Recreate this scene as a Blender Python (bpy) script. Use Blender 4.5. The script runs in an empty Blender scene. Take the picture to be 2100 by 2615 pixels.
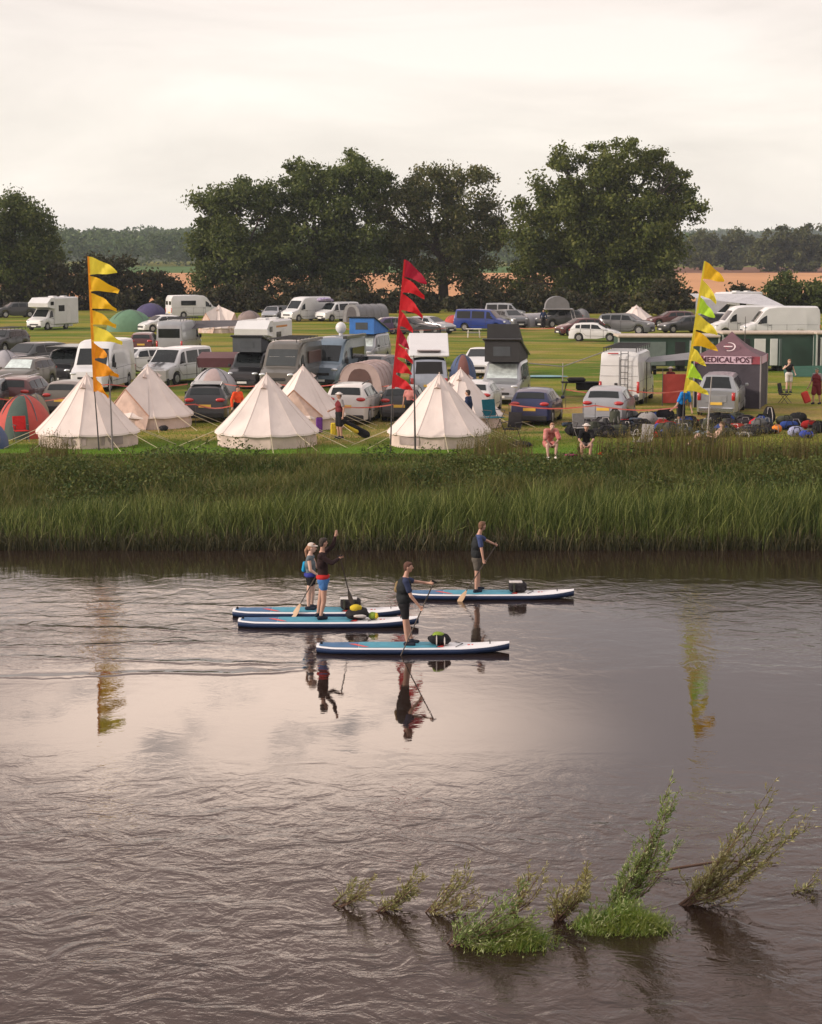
import bpy, math, random
import numpy as np
from mathutils import Vector, Matrix
random.seed(7); RNG = np.random.default_rng(11)
SC = bpy.context.scene; COL = SC.collection
R = math.radians
# ---------------------------------------------------------------- camera, world, sun
FPX, PW, PH, YH = 5000.0, 2100.0, 2615.0, 640.0
CAMZ = 9.0; TH = math.atan((PH/2-YH)/FPX); FZ = 1.8
cd = bpy.data.cameras.new("camera"); cam = bpy.data.objects.new("camera", cd); COL.objects.link(cam)
cam.location = (0, 0, CAMZ); cam.rotation_euler = (R(90)-TH, 0, 0)
cd.sensor_fit = 'VERTICAL'; cd.sensor_height = 24; cd.lens = 24*FPX/PH; cd.clip_end = 20000; cd.clip_start = 0.5
SC.camera = cam
SC.render.resolution_x = 822; SC.render.resolution_y = 1024
SC.view_settings.view_transform = 'Standard'; SC.view_settings.look = 'None'
SC.view_settings.exposure = 0.35; SC.view_settings.gamma = 1
SUN_EL, SUN_AZ = 21, -104      # azimuth from +Y, negative = left; sun stands to the left, a little behind the camera
W = bpy.data.worlds.new("World"); SC.world = W; W.use_nodes = True
def world():
    nt = W.node_tree; N = nt.nodes; L = nt.links; N.clear()
    out = N.new('ShaderNodeOutputWorld'); bg = N.new('ShaderNodeBackground')
    sky = N.new('ShaderNodeTexSky'); sky.sky_type = 'NISHITA'; sky.sun_disc = False
    sky.sun_elevation = R(SUN_EL); sky.sun_rotation = R(SUN_AZ % 360)
    sky.dust_density = 3
    tc = N.new('ShaderNodeTexCoord'); sep = N.new('ShaderNodeSeparateXYZ'); L.new(tc.outputs['Generated'], sep.inputs[0])
    # cloud deck by elevation (linear radiance, in units where 1 = photograph white)
    ramp = N.new('ShaderNodeValToRGB'); e = ramp.color_ramp.elements
    pts = [(0.0,(.90,.83,.73)),(0.06,(.86,.80,.72)),(0.115,(.80,.735,.68)),(0.17,(.86,.72,.66)),(0.215,(.84,.66,.60)),(0.27,(1.0,.79,.72)),(0.33,(.92,.70,.64)),(0.40,(.70,.52,.47)),(0.6,(.72,.66,.66)),(1.0,(.95,.88,.86))]
    e[0].position, e[0].color = pts[0][0], (*pts[0][1], 1); e[1].position, e[1].color = pts[-1][0], (*pts[-1][1], 1)
    for p, c in pts[1:-1]:
        q = e.new(p); q.color = (*c, 1)
    L.new(sep.outputs['Z'], ramp.inputs[0])
    # streaky cloud noise
    mp = N.new('ShaderNodeMapping'); mp.inputs['Scale'].default_value = (2.2, 2.2, 9.0); L.new(tc.outputs['Generated'], mp.inputs[0])
    nz = N.new('ShaderNodeTexNoise'); nz.inputs['Scale'].default_value = 1.6; nz.inputs['Detail'].default_value = 6; nz.inputs['Roughness'].default_value = .55
    nz.inputs['Distortion'].default_value = .6
    L.new(mp.outputs[0], nz.inputs['Vector'])
    mr = N.new('ShaderNodeMapRange'); mr.inputs['From Min'].default_value = .36; mr.inputs['From Max'].default_value = .64
    mr.inputs['To Min'].default_value = .83; mr.inputs['To Max'].default_value = 1.06; L.new(nz.outputs['Fac'], mr.inputs['Value'])
    m1 = N.new('ShaderNodeMix'); m1.data_type = 'RGBA'; m1.blend_type = 'MULTIPLY'; m1.inputs['Factor'].default_value = 1
    L.new(ramp.outputs[0], m1.inputs['A']); L.new(mr.outputs[0], m1.inputs['B'])
    # bright break in the cloud, up and to the left, with blue holes in it
    dp = N.new('ShaderNodeVectorMath'); dp.operation = 'DOT_PRODUCT'
    gaz, gel = R(-5.0), R(13.9); dp.inputs[1].default_value = (math.sin(gaz)*math.cos(gel), math.cos(gaz)*math.cos(gel), math.sin(gel))
    nv = N.new('ShaderNodeVectorMath'); nv.operation = 'NORMALIZE'; L.new(tc.outputs['Generated'], nv.inputs[0])
    df = N.new('ShaderNodeVectorMath'); df.operation = 'SUBTRACT'; L.new(nv.outputs[0], df.inputs[0]); df.inputs[1].default_value = dp.inputs[1].default_value
    sc = N.new('ShaderNodeVectorMath'); sc.operation = 'MULTIPLY'; sc.inputs[1].default_value = (1/.15, 1/.15, 1/.042); L.new(df.outputs[0], sc.inputs[0])
    ln = N.new('ShaderNodeVectorMath'); ln.operation = 'LENGTH'; L.new(sc.outputs[0], ln.inputs[0])
    g = N.new('ShaderNodeMapRange'); g.interpolation_type = 'SMOOTHERSTEP'
    g.inputs['From Min'].default_value = 0.35; g.inputs['From Max'].default_value = 1.5; g.inputs['To Min'].default_value = 1; g.inputs['To Max'].default_value = 0
    L.new(ln.outputs['Value'], g.inputs['Value'])
    gc = N.new('ShaderNodeMix'); gc.data_type = 'RGBA'; gc.blend_type = 'MIX'; gc.clamp_factor = True
    # greyer, bluer cloud bank above the view on the right
    rx = N.new('ShaderNodeMapRange'); rx.interpolation_type = 'SMOOTHSTEP'; rx.inputs['From Min'].default_value = -.03; rx.inputs['From Max'].default_value = .12; L.new(sep.outputs['X'], rx.inputs['Value'])
    rz = N.new('ShaderNodeMapRange'); rz.interpolation_type = 'SMOOTHSTEP'; rz.inputs['From Min'].default_value = .12; rz.inputs['From Max'].default_value = .18; L.new(sep.outputs['Z'], rz.inputs['Value'])
    rz2 = N.new('ShaderNodeMapRange'); rz2.interpolation_type = 'SMOOTHSTEP'; rz2.inputs['From Min'].default_value = .36; rz2.inputs['From Max'].default_value = .26; L.new(sep.outputs['Z'], rz2.inputs['Value'])
    ra = N.new('ShaderNodeMath'); ra.operation = 'MULTIPLY'; L.new(rx.outputs[0], ra.inputs[0]); L.new(rz.outputs[0], ra.inputs[1])
    rb = N.new('ShaderNodeMath'); rb.operation = 'MULTIPLY'; L.new(ra.outputs[0], rb.inputs[0]); L.new(rz2.outputs[0], rb.inputs[1])
    gb = N.new('ShaderNodeMix'); gb.data_type = 'RGBA'; gb.blend_type = 'MULTIPLY'; gb.clamp_factor = True; gb.inputs['B'].default_value = (.66, .73, .80, 1)
    L.new(rb.outputs[0], gb.inputs['Factor']); L.new(m1.outputs['Result'], gb.inputs['A'])
    L.new(g.outputs[0], gc.inputs['Factor']); L.new(gb.outputs['Result'], gc.inputs['A']); gc.inputs['B'].default_value = (2.5, 1.98, 1.66, 1)
    # blue holes
    mp2 = N.new('ShaderNodeMapping'); mp2.inputs['Scale'].default_value = (16, 16, 52); L.new(tc.outputs['Generated'], mp2.inputs[0])
    n2 = N.new('ShaderNodeTexNoise'); n2.inputs['Scale'].default_value = 1.3; n2.inputs['Detail'].default_value = 4; L.new(mp2.outputs[0], n2.inputs['Vector'])
    h = N.new('ShaderNodeMapRange'); h.inputs['From Min'].default_value = .54; h.inputs['From Max'].default_value = .63; L.new(n2.outputs['Fac'], h.inputs['Value'])
    el = N.new('ShaderNodeMapRange'); el.inputs['From Min'].default_value = .205; el.inputs['From Max'].default_value = .222; L.new(sep.outputs['Z'], el.inputs['Value'])
    el2 = N.new('ShaderNodeMapRange'); el2.inputs['From Min'].default_value = .29; el2.inputs['From Max'].default_value = .255; L.new(sep.outputs['Z'], el2.inputs['Value'])
    mm = N.new('ShaderNodeMath'); mm.operation = 'MULTIPLY'; L.new(h.outputs[0], mm.inputs[0]); L.new(el.outputs[0], mm.inputs[1])
    mm2 = N.new('ShaderNodeMath'); mm2.operation = 'MULTIPLY'; L.new(mm.outputs[0], mm2.inputs[0]); L.new(el2.outputs[0], mm2.inputs[1])
    sk = N.new('ShaderNodeMix'); sk.data_type = 'RGBA'; sk.blend_type = 'MULTIPLY'; sk.inputs['Factor'].default_value = 1
    L.new(sky.outputs[0], sk.inputs['A']); sk.inputs['B'].default_value = (.10, .10, .10, 1)       # Nishita at strength 0.10
    hb = N.new('ShaderNodeMix'); hb.data_type = 'RGBA'; hb.blend_type = 'MIX'
    m3 = N.new('ShaderNodeMath'); m3.operation = 'MULTIPLY'; m4 = N.new('ShaderNodeMapRange'); m4.inputs['From Min'].default_value = .03; m4.inputs['From Max'].default_value = -.03; m4.inputs['To Max'].default_value = .6; L.new(sep.outputs['X'], m4.inputs['Value']); L.new(m4.outputs[0], m3.inputs[1]); L.new(mm2.outputs[0], m3.inputs[0]); L.new(m3.outputs[0], hb.inputs['Factor']); L.new(gc.outputs['Result'], hb.inputs['A']); L.new(sk.outputs['Result'], hb.inputs['B'])
    L.new(hb.outputs['Result'], bg.inputs['Color']); bg.inputs['Strength'].default_value = 1.0
    L.new(bg.outputs[0], out.inputs[0])
world()
sd = bpy.data.lights.new("sun", 'SUN'); sun = bpy.data.objects.new("sun", sd); COL.objects.link(sun)
sd.energy = 2.9; sd.angle = R(9); sd.color = (1.0, .85, .72)
_d = Vector((math.sin(R(SUN_AZ))*math.cos(R(SUN_EL)), math.cos(R(SUN_AZ))*math.cos(R(SUN_EL)), math.sin(R(SUN_EL))))
sun.rotation_euler = _d.to_track_quat('Z', 'Y').to_euler(); sun.location = (-60, 20, 60)
# ---------------------------------------------------------------- helpers
def at(px, py, z=FZ):
    u = (px-PW/2)/FPX; v = (PH/2-py)/FPX
    d = Vector((u, math.cos(TH)+v*math.sin(TH), -math.sin(TH)+v*math.cos(TH)))
    return Vector((0, 0, CAMZ)) + d*((z-CAMZ)/d.z)
def scl(p):                                    # pixels of the photograph per metre at a point
    return FPX/(p.y*math.cos(TH)+(CAMZ-p.z)*math.sin(TH))
MATS = {}
def mat(name, col, rough=.6, metal=0, var=.12, vs=3.0, bump=0, bs=40, coat=0, spec=.5, trans=0, dirt=0, col2=None, stretch=None, sheen=0):
    if name in MATS: return MATS[name]
    m = bpy.data.materials.new(name); m.use_nodes = True; MATS[name] = m
    nt = m.node_tree; b = nt.nodes['Principled BSDF']; L = nt.links
    b.inputs['Roughness'].default_value = rough; b.inputs['Metallic'].default_value = metal
    b.inputs['Specular IOR Level'].default_value = spec
    if coat: b.inputs['Coat Weight'].default_value = coat; b.inputs['Coat Roughness'].default_value = .08
    tc = nt.nodes.new('ShaderNodeTexCoord'); src = tc.outputs['Object']
    if stretch:
        mp = nt.nodes.new('ShaderNodeMapping'); mp.inputs['Scale'].default_value = stretch; L.new(src, mp.inputs[0]); src = mp.outputs[0]
    n = nt.nodes.new('ShaderNodeTexNoise'); n.inputs['Scale'].default_value = vs; n.inputs['Detail'].default_value = 5; L.new(src, n.inputs['Vector'])
    mr = nt.nodes.new('ShaderNodeMapRange'); mr.inputs['From Min'].default_value = .3; mr.inputs['From Max'].default_value = .7; L.new(n.outputs['Fac'], mr.inputs['Value'])
    mx = nt.nodes.new('ShaderNodeMix'); mx.data_type = 'RGBA'; L.new(mr.outputs[0], mx.inputs['Factor'])
    c2 = col2 or tuple(c*(1+var) for c in col)
    c1 = col if col2 else tuple(c*(1-var) for c in col)
    mx.inputs['A'].default_value = (*c1, 1); mx.inputs['B'].default_value = (*c2, 1)
    L.new(mx.outputs['Result'], b.inputs['Base Color'])
    if bump:
        n2 = nt.nodes.new('ShaderNodeTexNoise'); n2.inputs['Scale'].default_value = bs; n2.inputs['Detail'].default_value = 3; L.new(src, n2.inputs['Vector'])
        bp = nt.nodes.new('ShaderNodeBump'); bp.inputs['Strength'].default_value = bump; bp.inputs['Distance'].default_value = .05
        L.new(n2.outputs['Fac'], bp.inputs['Height']); L.new(bp.outputs[0], b.inputs['Normal'])
    return m
def leafmat(name, c1, c2, c3, trans=.25, clump=.5, rough=.6):
    if name in MATS: return MATS[name]
    m = bpy.data.materials.new(name); m.use_nodes = True; MATS[name] = m
    nt = m.node_tree; b = nt.nodes['Principled BSDF']; L = nt.links
    b.inputs['Roughness'].default_value = rough; b.inputs['Specular IOR Level'].default_value = .25
    geo = nt.nodes.new('ShaderNodeNewGeometry'); tc = nt.nodes.new('ShaderNodeTexCoord')
    n = nt.nodes.new('ShaderNodeTexNoise'); n.inputs['Scale'].default_value = clump; n.inputs['Detail'].default_value = 3; L.new(tc.outputs['Object'], n.inputs['Vector'])
    mr = nt.nodes.new('ShaderNodeMapRange'); mr.inputs['From Min'].default_value = .35; mr.inputs['From Max'].default_value = .65; L.new(n.outputs['Fac'], mr.inputs['Value'])
    a = nt.nodes.new('ShaderNodeMix'); a.data_type = 'RGBA'; L.new(mr.outputs[0], a.inputs['Factor']); a.inputs['A'].default_value = (*c1, 1); a.inputs['B'].default_value = (*c2, 1)
    r = nt.nodes.new('ShaderNodeMath'); r.operation = 'POWER'; L.new(geo.outputs['Random Per Island'], r.inputs[0]); r.inputs[1].default_value = 3
    c = nt.nodes.new('ShaderNodeMix'); c.data_type = 'RGBA'; L.new(r.outputs[0], c.inputs['Factor']); L.new(a.outputs['Result'], c.inputs['A']); c.inputs['B'].default_value = (*c3, 1)
    L.new(c.outputs['Result'], b.inputs['Base Color'])
    t = nt.nodes.new('ShaderNodeBsdfTranslucent'); L.new(c.outputs['Result'], t.inputs['Color'])
    mxs = nt.nodes.new('ShaderNodeMixShader'); mxs.inputs[0].default_value = trans
    L.new(b.outputs[0], mxs.inputs[1]); L.new(t.outputs[0], mxs.inputs[2]); L.new(mxs.outputs[0], nt.nodes['Material Output'].inputs[0])
    return m
class MB:
    def __init__(s): s.v = []; s.f = []
    def add(s, v, f):
        o = len(s.v); s.v += [tuple(p) for p in v]; s.f += [tuple(i+o for i in q) for q in f]; return s
    def box(s, c, d, rz=0, ch=0.0, M=None):
        x, y, z = d[0]/2, d[1]/2, d[2]/2; c = Vector(c); q = Matrix.Rotation(rz, 3, 'Z')
        if ch <= 0:
            V = [(-x,-y,-z),(x,-y,-z),(x,y,-z),(-x,y,-z),(-x,-y,z),(x,-y,z),(x,y,z),(-x,y,z)]
            F = [(3,2,1,0),(4,5,6,7),(0,1,5,4),(1,2,6,5),(2,3,7,6),(3,0,4,7)]
        else:
            ch = min(ch, x*.9, y*.9, z*.9); V = []; F = []
            for zz, i in ((-z, ch), (-z+ch, 0), (z-ch, 0), (z, ch)):
                X, Y = x-i, y-i
                V += [(-X+ch,-Y,zz),(X-ch,-Y,zz),(X,-Y+ch,zz),(X,Y-ch,zz),(X-ch,Y,zz),(-X+ch,Y,zz),(-X,Y-ch,zz),(-X,-Y+ch,zz)]
            for k in range(3):
                for j in range(8): F.append((k*8+j, k*8+(j+1)%8, k*8+8+(j+1)%8, k*8+8+j))
            F.append(tuple(range(7,-1,-1))); F.append(tuple(range(24,32)))
        V = [c + (M @ Vector(v) if M else q @ Vector(v)) for v in V]
        return s.add(V, F)
    def tube(s, pts, r, n=8, cap=True):
        pts = [Vector(p) for p in pts]; k = len(pts); rr = r if isinstance(r, (list, tuple)) else [r]*k
        V = []; F = []; up = Vector((0, 0, 1))
        for i, p in enumerate(pts):
            d = (pts[min(i+1, k-1)]-pts[max(i-1, 0)]).normalized()
            a = d.cross(up if abs(d.z) < .95 else Vector((1, 0, 0))).normalized(); b = d.cross(a)
            for j in range(n):
                t = 2*math.pi*j/n; V.append(p+(a*math.cos(t)+b*math.sin(t))*rr[i])
        for i in range(k-1):
            for j in range(n): F.append((i*n+j, i*n+(j+1)%n, (i+1)*n+(j+1)%n, (i+1)*n+j))
        if cap: F.append(tuple(range(n-1, -1, -1))); F.append(tuple((k-1)*n+j for j in range(n)))
        return s.add(V, F)
    def cap(s, p0, p1, r0, r1=None, n=12, m=4, fl=None):       # tapered capsule
        p0 = Vector(p0); p1 = Vector(p1); r1 = r0 if r1 is None else r1
        d = p1-p0; ln = d.length or 1e-4; d = d/ln if ln > 1e-3 else Vector((0, 0, 1))
        pts = []; rr = []
        for i in range(m+1):
            t = math.pi/2*(1-i/m); pts.append(p0-d*r0*math.sin(t)); rr.append(max(r0*math.cos(t), 1e-4))
        for i in range(m+1):
            t = math.pi/2*i/m; pts.append(p1+d*r1*math.sin(t)); rr.append(max(r1*math.cos(t), 1e-4))
        a = d.cross(Vector((0, 0, 1)) if abs(d.z) < .95 else Vector((1, 0, 0))).normalized(); b = d.cross(a); V = []; F = []
        for p, q in zip(pts, rr):
            for j in range(n):
                t = 2*math.pi*j/n; o = (a*math.cos(t)+b*math.sin(t))*q
                if fl: o = Vector((o.x*fl[0], o.y*fl[1], o.z*fl[2]))
                V.append(p+o)
        k = len(pts)
        for i in range(k-1):
            for j in range(n): F.append((i*n+j, i*n+(j+1)%n, (i+1)*n+(j+1)%n, (i+1)*n+j))
        F.append(tuple(range(n-1, -1, -1))); F.append(tuple((k-1)*n+j for j in range(n)))
        return s.add(V, F)
    def ell(s, c, r, n=14, m=9, M=None, jit=0):
        V = []; F = []; c = Vector(c)
        for i in range(m+1):
            t = math.pi*i/m
            for j in range(n):
                a = 2*math.pi*j/n; q = 1+random.uniform(-jit, jit)
                p = Vector((r[0]*math.sin(t)*math.cos(a)*q, r[1]*math.sin(t)*math.sin(a)*q, r[2]*math.cos(t)*q)) if 0 < i < m else Vector((0, 0, r[2]*math.cos(t)))
                V.append(c+(M @ p if M else p))
        for i in range(m):
            for j in range(n): F.append((i*n+j, (i+1)*n+j, (i+1)*n+(j+1)%n, i*n+(j+1)%n))
        return s.add(V, F)
    def build(s, name, m, parent=None, smooth=None, loc=None):
        me = bpy.data.meshes.new(name); me.from_pydata(s.v, [], s.f); me.validate(); me.update()
        if smooth is not None:
            me.polygons.foreach_set('use_smooth', [True]*len(me.polygons))
            if smooth < 180: me.set_sharp_from_angle(angle=R(smooth))
        return link(name, me, m, parent, loc)
def link(name, me, m, parent=None, loc=None):
    if m and not me.materials: me.materials.append(m)
    o = bpy.data.objects.new(name, me); COL.objects.link(o)
    if parent: o.parent = parent
    if loc is not None: o.location = loc
    return o
def tag(o, label=None, cat=None, group=None, kind=None):
    if label: o['label'] = label
    if cat: o['category'] = cat
    if group: o['group'] = group
    if kind: o['kind'] = kind
    return o
def thing(name, label, cat, loc=(0, 0, 0), rz=0, group=None):
    o = bpy.data.objects.new(name, None); COL.objects.link(o); o.location = loc; o.rotation_euler = (0, 0, rz); o.empty_display_size = .2
    return tag(o, label, cat, group)
def npmesh(name, V, F4=None, F3=None, m=None, parent=None, loc=None):
    me = bpy.data.meshes.new(name); me.vertices.add(len(V)); me.vertices.foreach_set('co', np.asarray(V, dtype=np.float32).ravel())
    a4 = np.asarray(F4 if F4 is not None else np.zeros((0, 4)), dtype=np.int32); a3 = np.asarray(F3 if F3 is not None else np.zeros((0, 3)), dtype=np.int32)
    me.loops.add(a4.size+a3.size); me.polygons.add(len(a4)+len(a3))
    me.loops.foreach_set('vertex_index', np.concatenate([a4.ravel(), a3.ravel()]))
    st = np.concatenate([np.arange(len(a4))*4, a4.size+np.arange(len(a3))*3]).astype(np.int32)
    me.polygons.foreach_set('loop_start', st); me.update(calc_edges=True); me.validate()
    return link(name, me, m, parent, loc)
def leaves(C, size, aspect=.55, flat=0, up=None):              # random rhombus leaves at centres C
    n = len(C); sz = size*(.6+.8*RNG.random((n, 1)))
    a = RNG.normal(size=(n, 3)); 
    if up is not None: a = a*.6+np.asarray(up)
    a /= np.linalg.norm(a, axis=1, keepdims=True)
    b = np.cross(a, RNG.normal(size=(n, 3))); b /= np.linalg.norm(b, axis=1, keepdims=True)
    V = np.stack([C-a*sz, C+b*sz*aspect, C+a*sz, C-b*sz*aspect], axis=1).reshape(-1, 3)
    return V, np.arange(4*n).reshape(n, 4)
def blades(P, H, Wd, lean, bend=.5):                            # P (n,3), H (n,), lean (n,2)
    n = len(P); up = np.zeros((n, 3)); up[:, 2] = 1
    L3 = np.concatenate([lean, np.zeros((n, 1))], axis=1)
    ang = RNG.random(n)*math.pi; w = np.stack([np.cos(ang), np.sin(ang)*.6, np.zeros(n)], axis=1)*np.asarray(Wd).reshape(-1, 1)/2
    H = np.asarray(H).reshape(-1, 1)
    mid = P+up*H*.55+L3*H*.3*bend; tip = P+up*H*(1-.3*np.linalg.norm(lean, axis=1, keepdims=True)**2)+L3*H
    V = np.stack([P-w, P+w, mid+w*.85, mid-w*.85, tip], axis=1).reshape(-1, 3)
    i = np.arange(n).reshape(n, 1)*5
    return V, np.concatenate([i, i+1, i+2, i+3], axis=1), np.concatenate([i+3, i+2, i+4], axis=1)
def remesh(mb, name, m, parent, voxel, smooth=2, loc=None):     # overlapping closed shapes grown into one continuous surface
    me = bpy.data.meshes.new(name); me.from_pydata(mb.v, [], mb.f); me.update()
    o = bpy.data.objects.new(name+'_tmp', me); COL.objects.link(o)
    md = o.modifiers.new('r', 'REMESH'); md.mode = 'VOXEL'; md.voxel_size = voxel; md.use_smooth_shade = True
    if smooth: s2 = o.modifiers.new('s', 'SMOOTH'); s2.iterations = smooth; s2.factor = .5
    bpy.context.view_layer.update(); dg = bpy.context.evaluated_depsgraph_get()
    me2 = bpy.data.meshes.new_from_object(o.evaluated_get(dg)); me2.name = name
    bpy.data.objects.remove(o); bpy.data.meshes.remove(me)
    me2.materials.clear()
    return link(name, me2, m, parent, loc)
def vnoise(x, y, s=1.0, seed=0):                                # cheap smooth value noise for numpy arrays
    x = np.asarray(x)*s+seed*17.3; y = np.asarray(y)*s+seed*9.1
    xi = np.floor(x); yi = np.floor(y); fx = x-xi; fy = y-yi; fx = fx*fx*(3-2*fx); fy = fy*fy*(3-2*fy)
    h = lambda a, b: (np.sin(a*127.1+b*311.7)*43758.5453) % 1.0
    return (h(xi, yi)*(1-fx)+h(xi+1, yi)*fx)*(1-fy)+(h(xi, yi+1)*(1-fx)+h(xi+1, yi+1)*fx)*fy
# ---------------------------------------------------------------- the setting: water, ground, fields
PROF = [(-80,-1.5),(54,-1.5),(57.5,-.7),(59.5,-.02),(60.5,.25),(63,.55),(65.5,1.15),(67.6,1.62),(69.2,1.78),(71,1.8),(4200,1.8)]
def gz(y): return float(np.interp(y, [p[0] for p in PROF], [p[1] for p in PROF]))
def grass_mat():
    m = bpy.data.materials.new('field_grass'); m.use_nodes = True; nt = m.node_tree; b = nt.nodes['Principled BSDF']; L = nt.links
    b.inputs['Roughness'].default_value = .95; b.inputs['Specular IOR Level'].default_value = .1
    tc = nt.nodes.new('ShaderNodeTexCoord')
    def noise(scale, sc, det=4, dist=0):
        mp = nt.nodes.new('ShaderNodeMapping'); mp.inputs['Scale'].default_value = scale; L.new(tc.outputs['Object'], mp.inputs[0])
        n = nt.nodes.new('ShaderNodeTexNoise'); n.inputs['Scale'].default_value = sc; n.inputs['Detail'].default_value = det; n.inputs['Distortion'].default_value = dist; L.new(mp.outputs[0], n.inputs['Vector']); return n
    def rng(n, a, c):
        r = nt.nodes.new('ShaderNodeMapRange'); r.inputs['From Min'].default_value = a; r.inputs['From Max'].default_value = c; L.new(n.outputs['Fac'], r.inputs['Value']); return r
    def mix(f, A, B, bt='MIX'):
        x = nt.nodes.new('ShaderNodeMix'); x.data_type = 'RGBA'; x.blend_type = bt
        if hasattr(f, 'outputs'): L.new(f.outputs[0], x.inputs['Factor'])
        else: x.inputs['Factor'].default_value = f
        for k, s in (('A', A), ('B', B)):
            if isinstance(s, tuple): x.inputs[k].default_value = (*s, 1)
            else: L.new(s.outputs['Result'] if 'Result' in s.outputs else s.outputs[0], x.inputs[k])
        return x
    a = mix(rng(noise((.03, .14, 1), 1.0, 4, .4), .38, .62), (.085, .145, .012), (.235, .215, .028))      # long mown bands, green to dry
    c = mix(rng(noise((.12, .25, 1), 1.3, 5, .3), .50, .68), a, (.31, .22, .075))                       # straw patches
    d = mix(rng(noise((.06, .22, 1), 1.7, 3), .56, .70), c, (.055, .115, .010))
    # worn straw-coloured ground among the vehicles
    sp = nt.nodes.new('ShaderNodeSeparateXYZ'); L.new(tc.outputs['Object'], sp.inputs[0])
    w1 = nt.nodes.new('ShaderNodeMapRange'); w1.inputs['From Min'].default_value = 75; w1.inputs['From Max'].default_value = 80; L.new(sp.outputs['Y'], w1.inputs['Value'])
    w2 = nt.nodes.new('ShaderNodeMapRange'); w2.inputs['From Min'].default_value = 100; w2.inputs['From Max'].default_value = 88; L.new(sp.outputs['Y'], w2.inputs['Value'])
    wm = nt.nodes.new('ShaderNodeMath'); wm.operation = 'MULTIPLY'; L.new(w1.outputs[0], wm.inputs[0]); L.new(w2.outputs[0], wm.inputs[1])
    wn = rng(noise((.2, .5, 1), 1.0, 5), .40, .62); wm2 = nt.nodes.new('ShaderNodeMath'); wm2.operation = 'MULTIPLY'; L.new(wm.outputs[0], wm2.inputs[0]); L.new(wn.outputs[0], wm2.inputs[1])
    d = mix(wm2, d, (.34, .22, .09))
    g = nt.nodes.new('ShaderNodeMapRange'); g.inputs['From Min'].default_value = 74; g.inputs['From Max'].default_value = 71.5; L.new(sp.outputs['Y'], g.inputs['Value'])
    d = mix(g, d, (.09, .18, .014))
    fine = rng(noise((1, 1, 1), 9, 6), .25, .75)
    e = mix(1.0, d, fine, 'MULTIPLY'); fine.inputs['To Min'].default_value = .62; fine.inputs['To Max'].default_value = 1.25
    L.new(e.outputs['Result'], b.inputs['Base Color'])
    n = noise((1, 1, 1), 6, 6); bp = nt.nodes.new('ShaderNodeBump'); bp.inputs['Strength'].default_value = .8; bp.inputs['Distance'].default_value = .12
    L.new(n.outputs['Fac'], bp.inputs['Height']); L.new(bp.outputs[0], b.inputs['Normal'])
    return m
V = []; F = []
xs = [-4000, -1200, -400, -150, -60, -40, -30, -20, -10, 0, 10, 20, 30, 40, 60, 150, 400, 1200, 4000]
ys = [p[0] for p in PROF[:-1]] + [90, 130, 200, 300, 600, 1500, 4200]
for y in ys:
    for x in xs: V.append((x, y, gz(y)))
nx = len(xs)
for i in range(len(ys)-1):
    for j in range(nx-1): F.append((i*nx+j, i*nx+j+1, (i+1)*nx+j+1, (i+1)*nx+j))
tag(MB().add(V, F).build('ground', grass_mat()), kind='structure')
def sheet(name, x0, x1, y0, y1, z, m):
    tag(MB().add([(x0,y0,z),(x1,y0,z),(x1,y1,z),(x0,y1,z)], [(0,1,2,3)]).build(name, m), kind='structure')
sheet('stubble_field', -400, 400, 262, 640, FZ+.03, mat('stubble', (.50,.26,.13), .95, var=.14, vs=.03, bump=.4, bs=2, spec=.1, stretch=(1,.3,1)))
sheet('ploughed_field', 60, 600, 640.5, 860, FZ+.04, mat('plough', (.17,.085,.055), .95, var=.15, vs=.02, spec=.1))
sheet('crop_field', -500, 59.5, 640.5, 900, FZ+.04, mat('crop', (.06,.12,.025), .9, var=.15, vs=.05, spec=.1))
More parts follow.
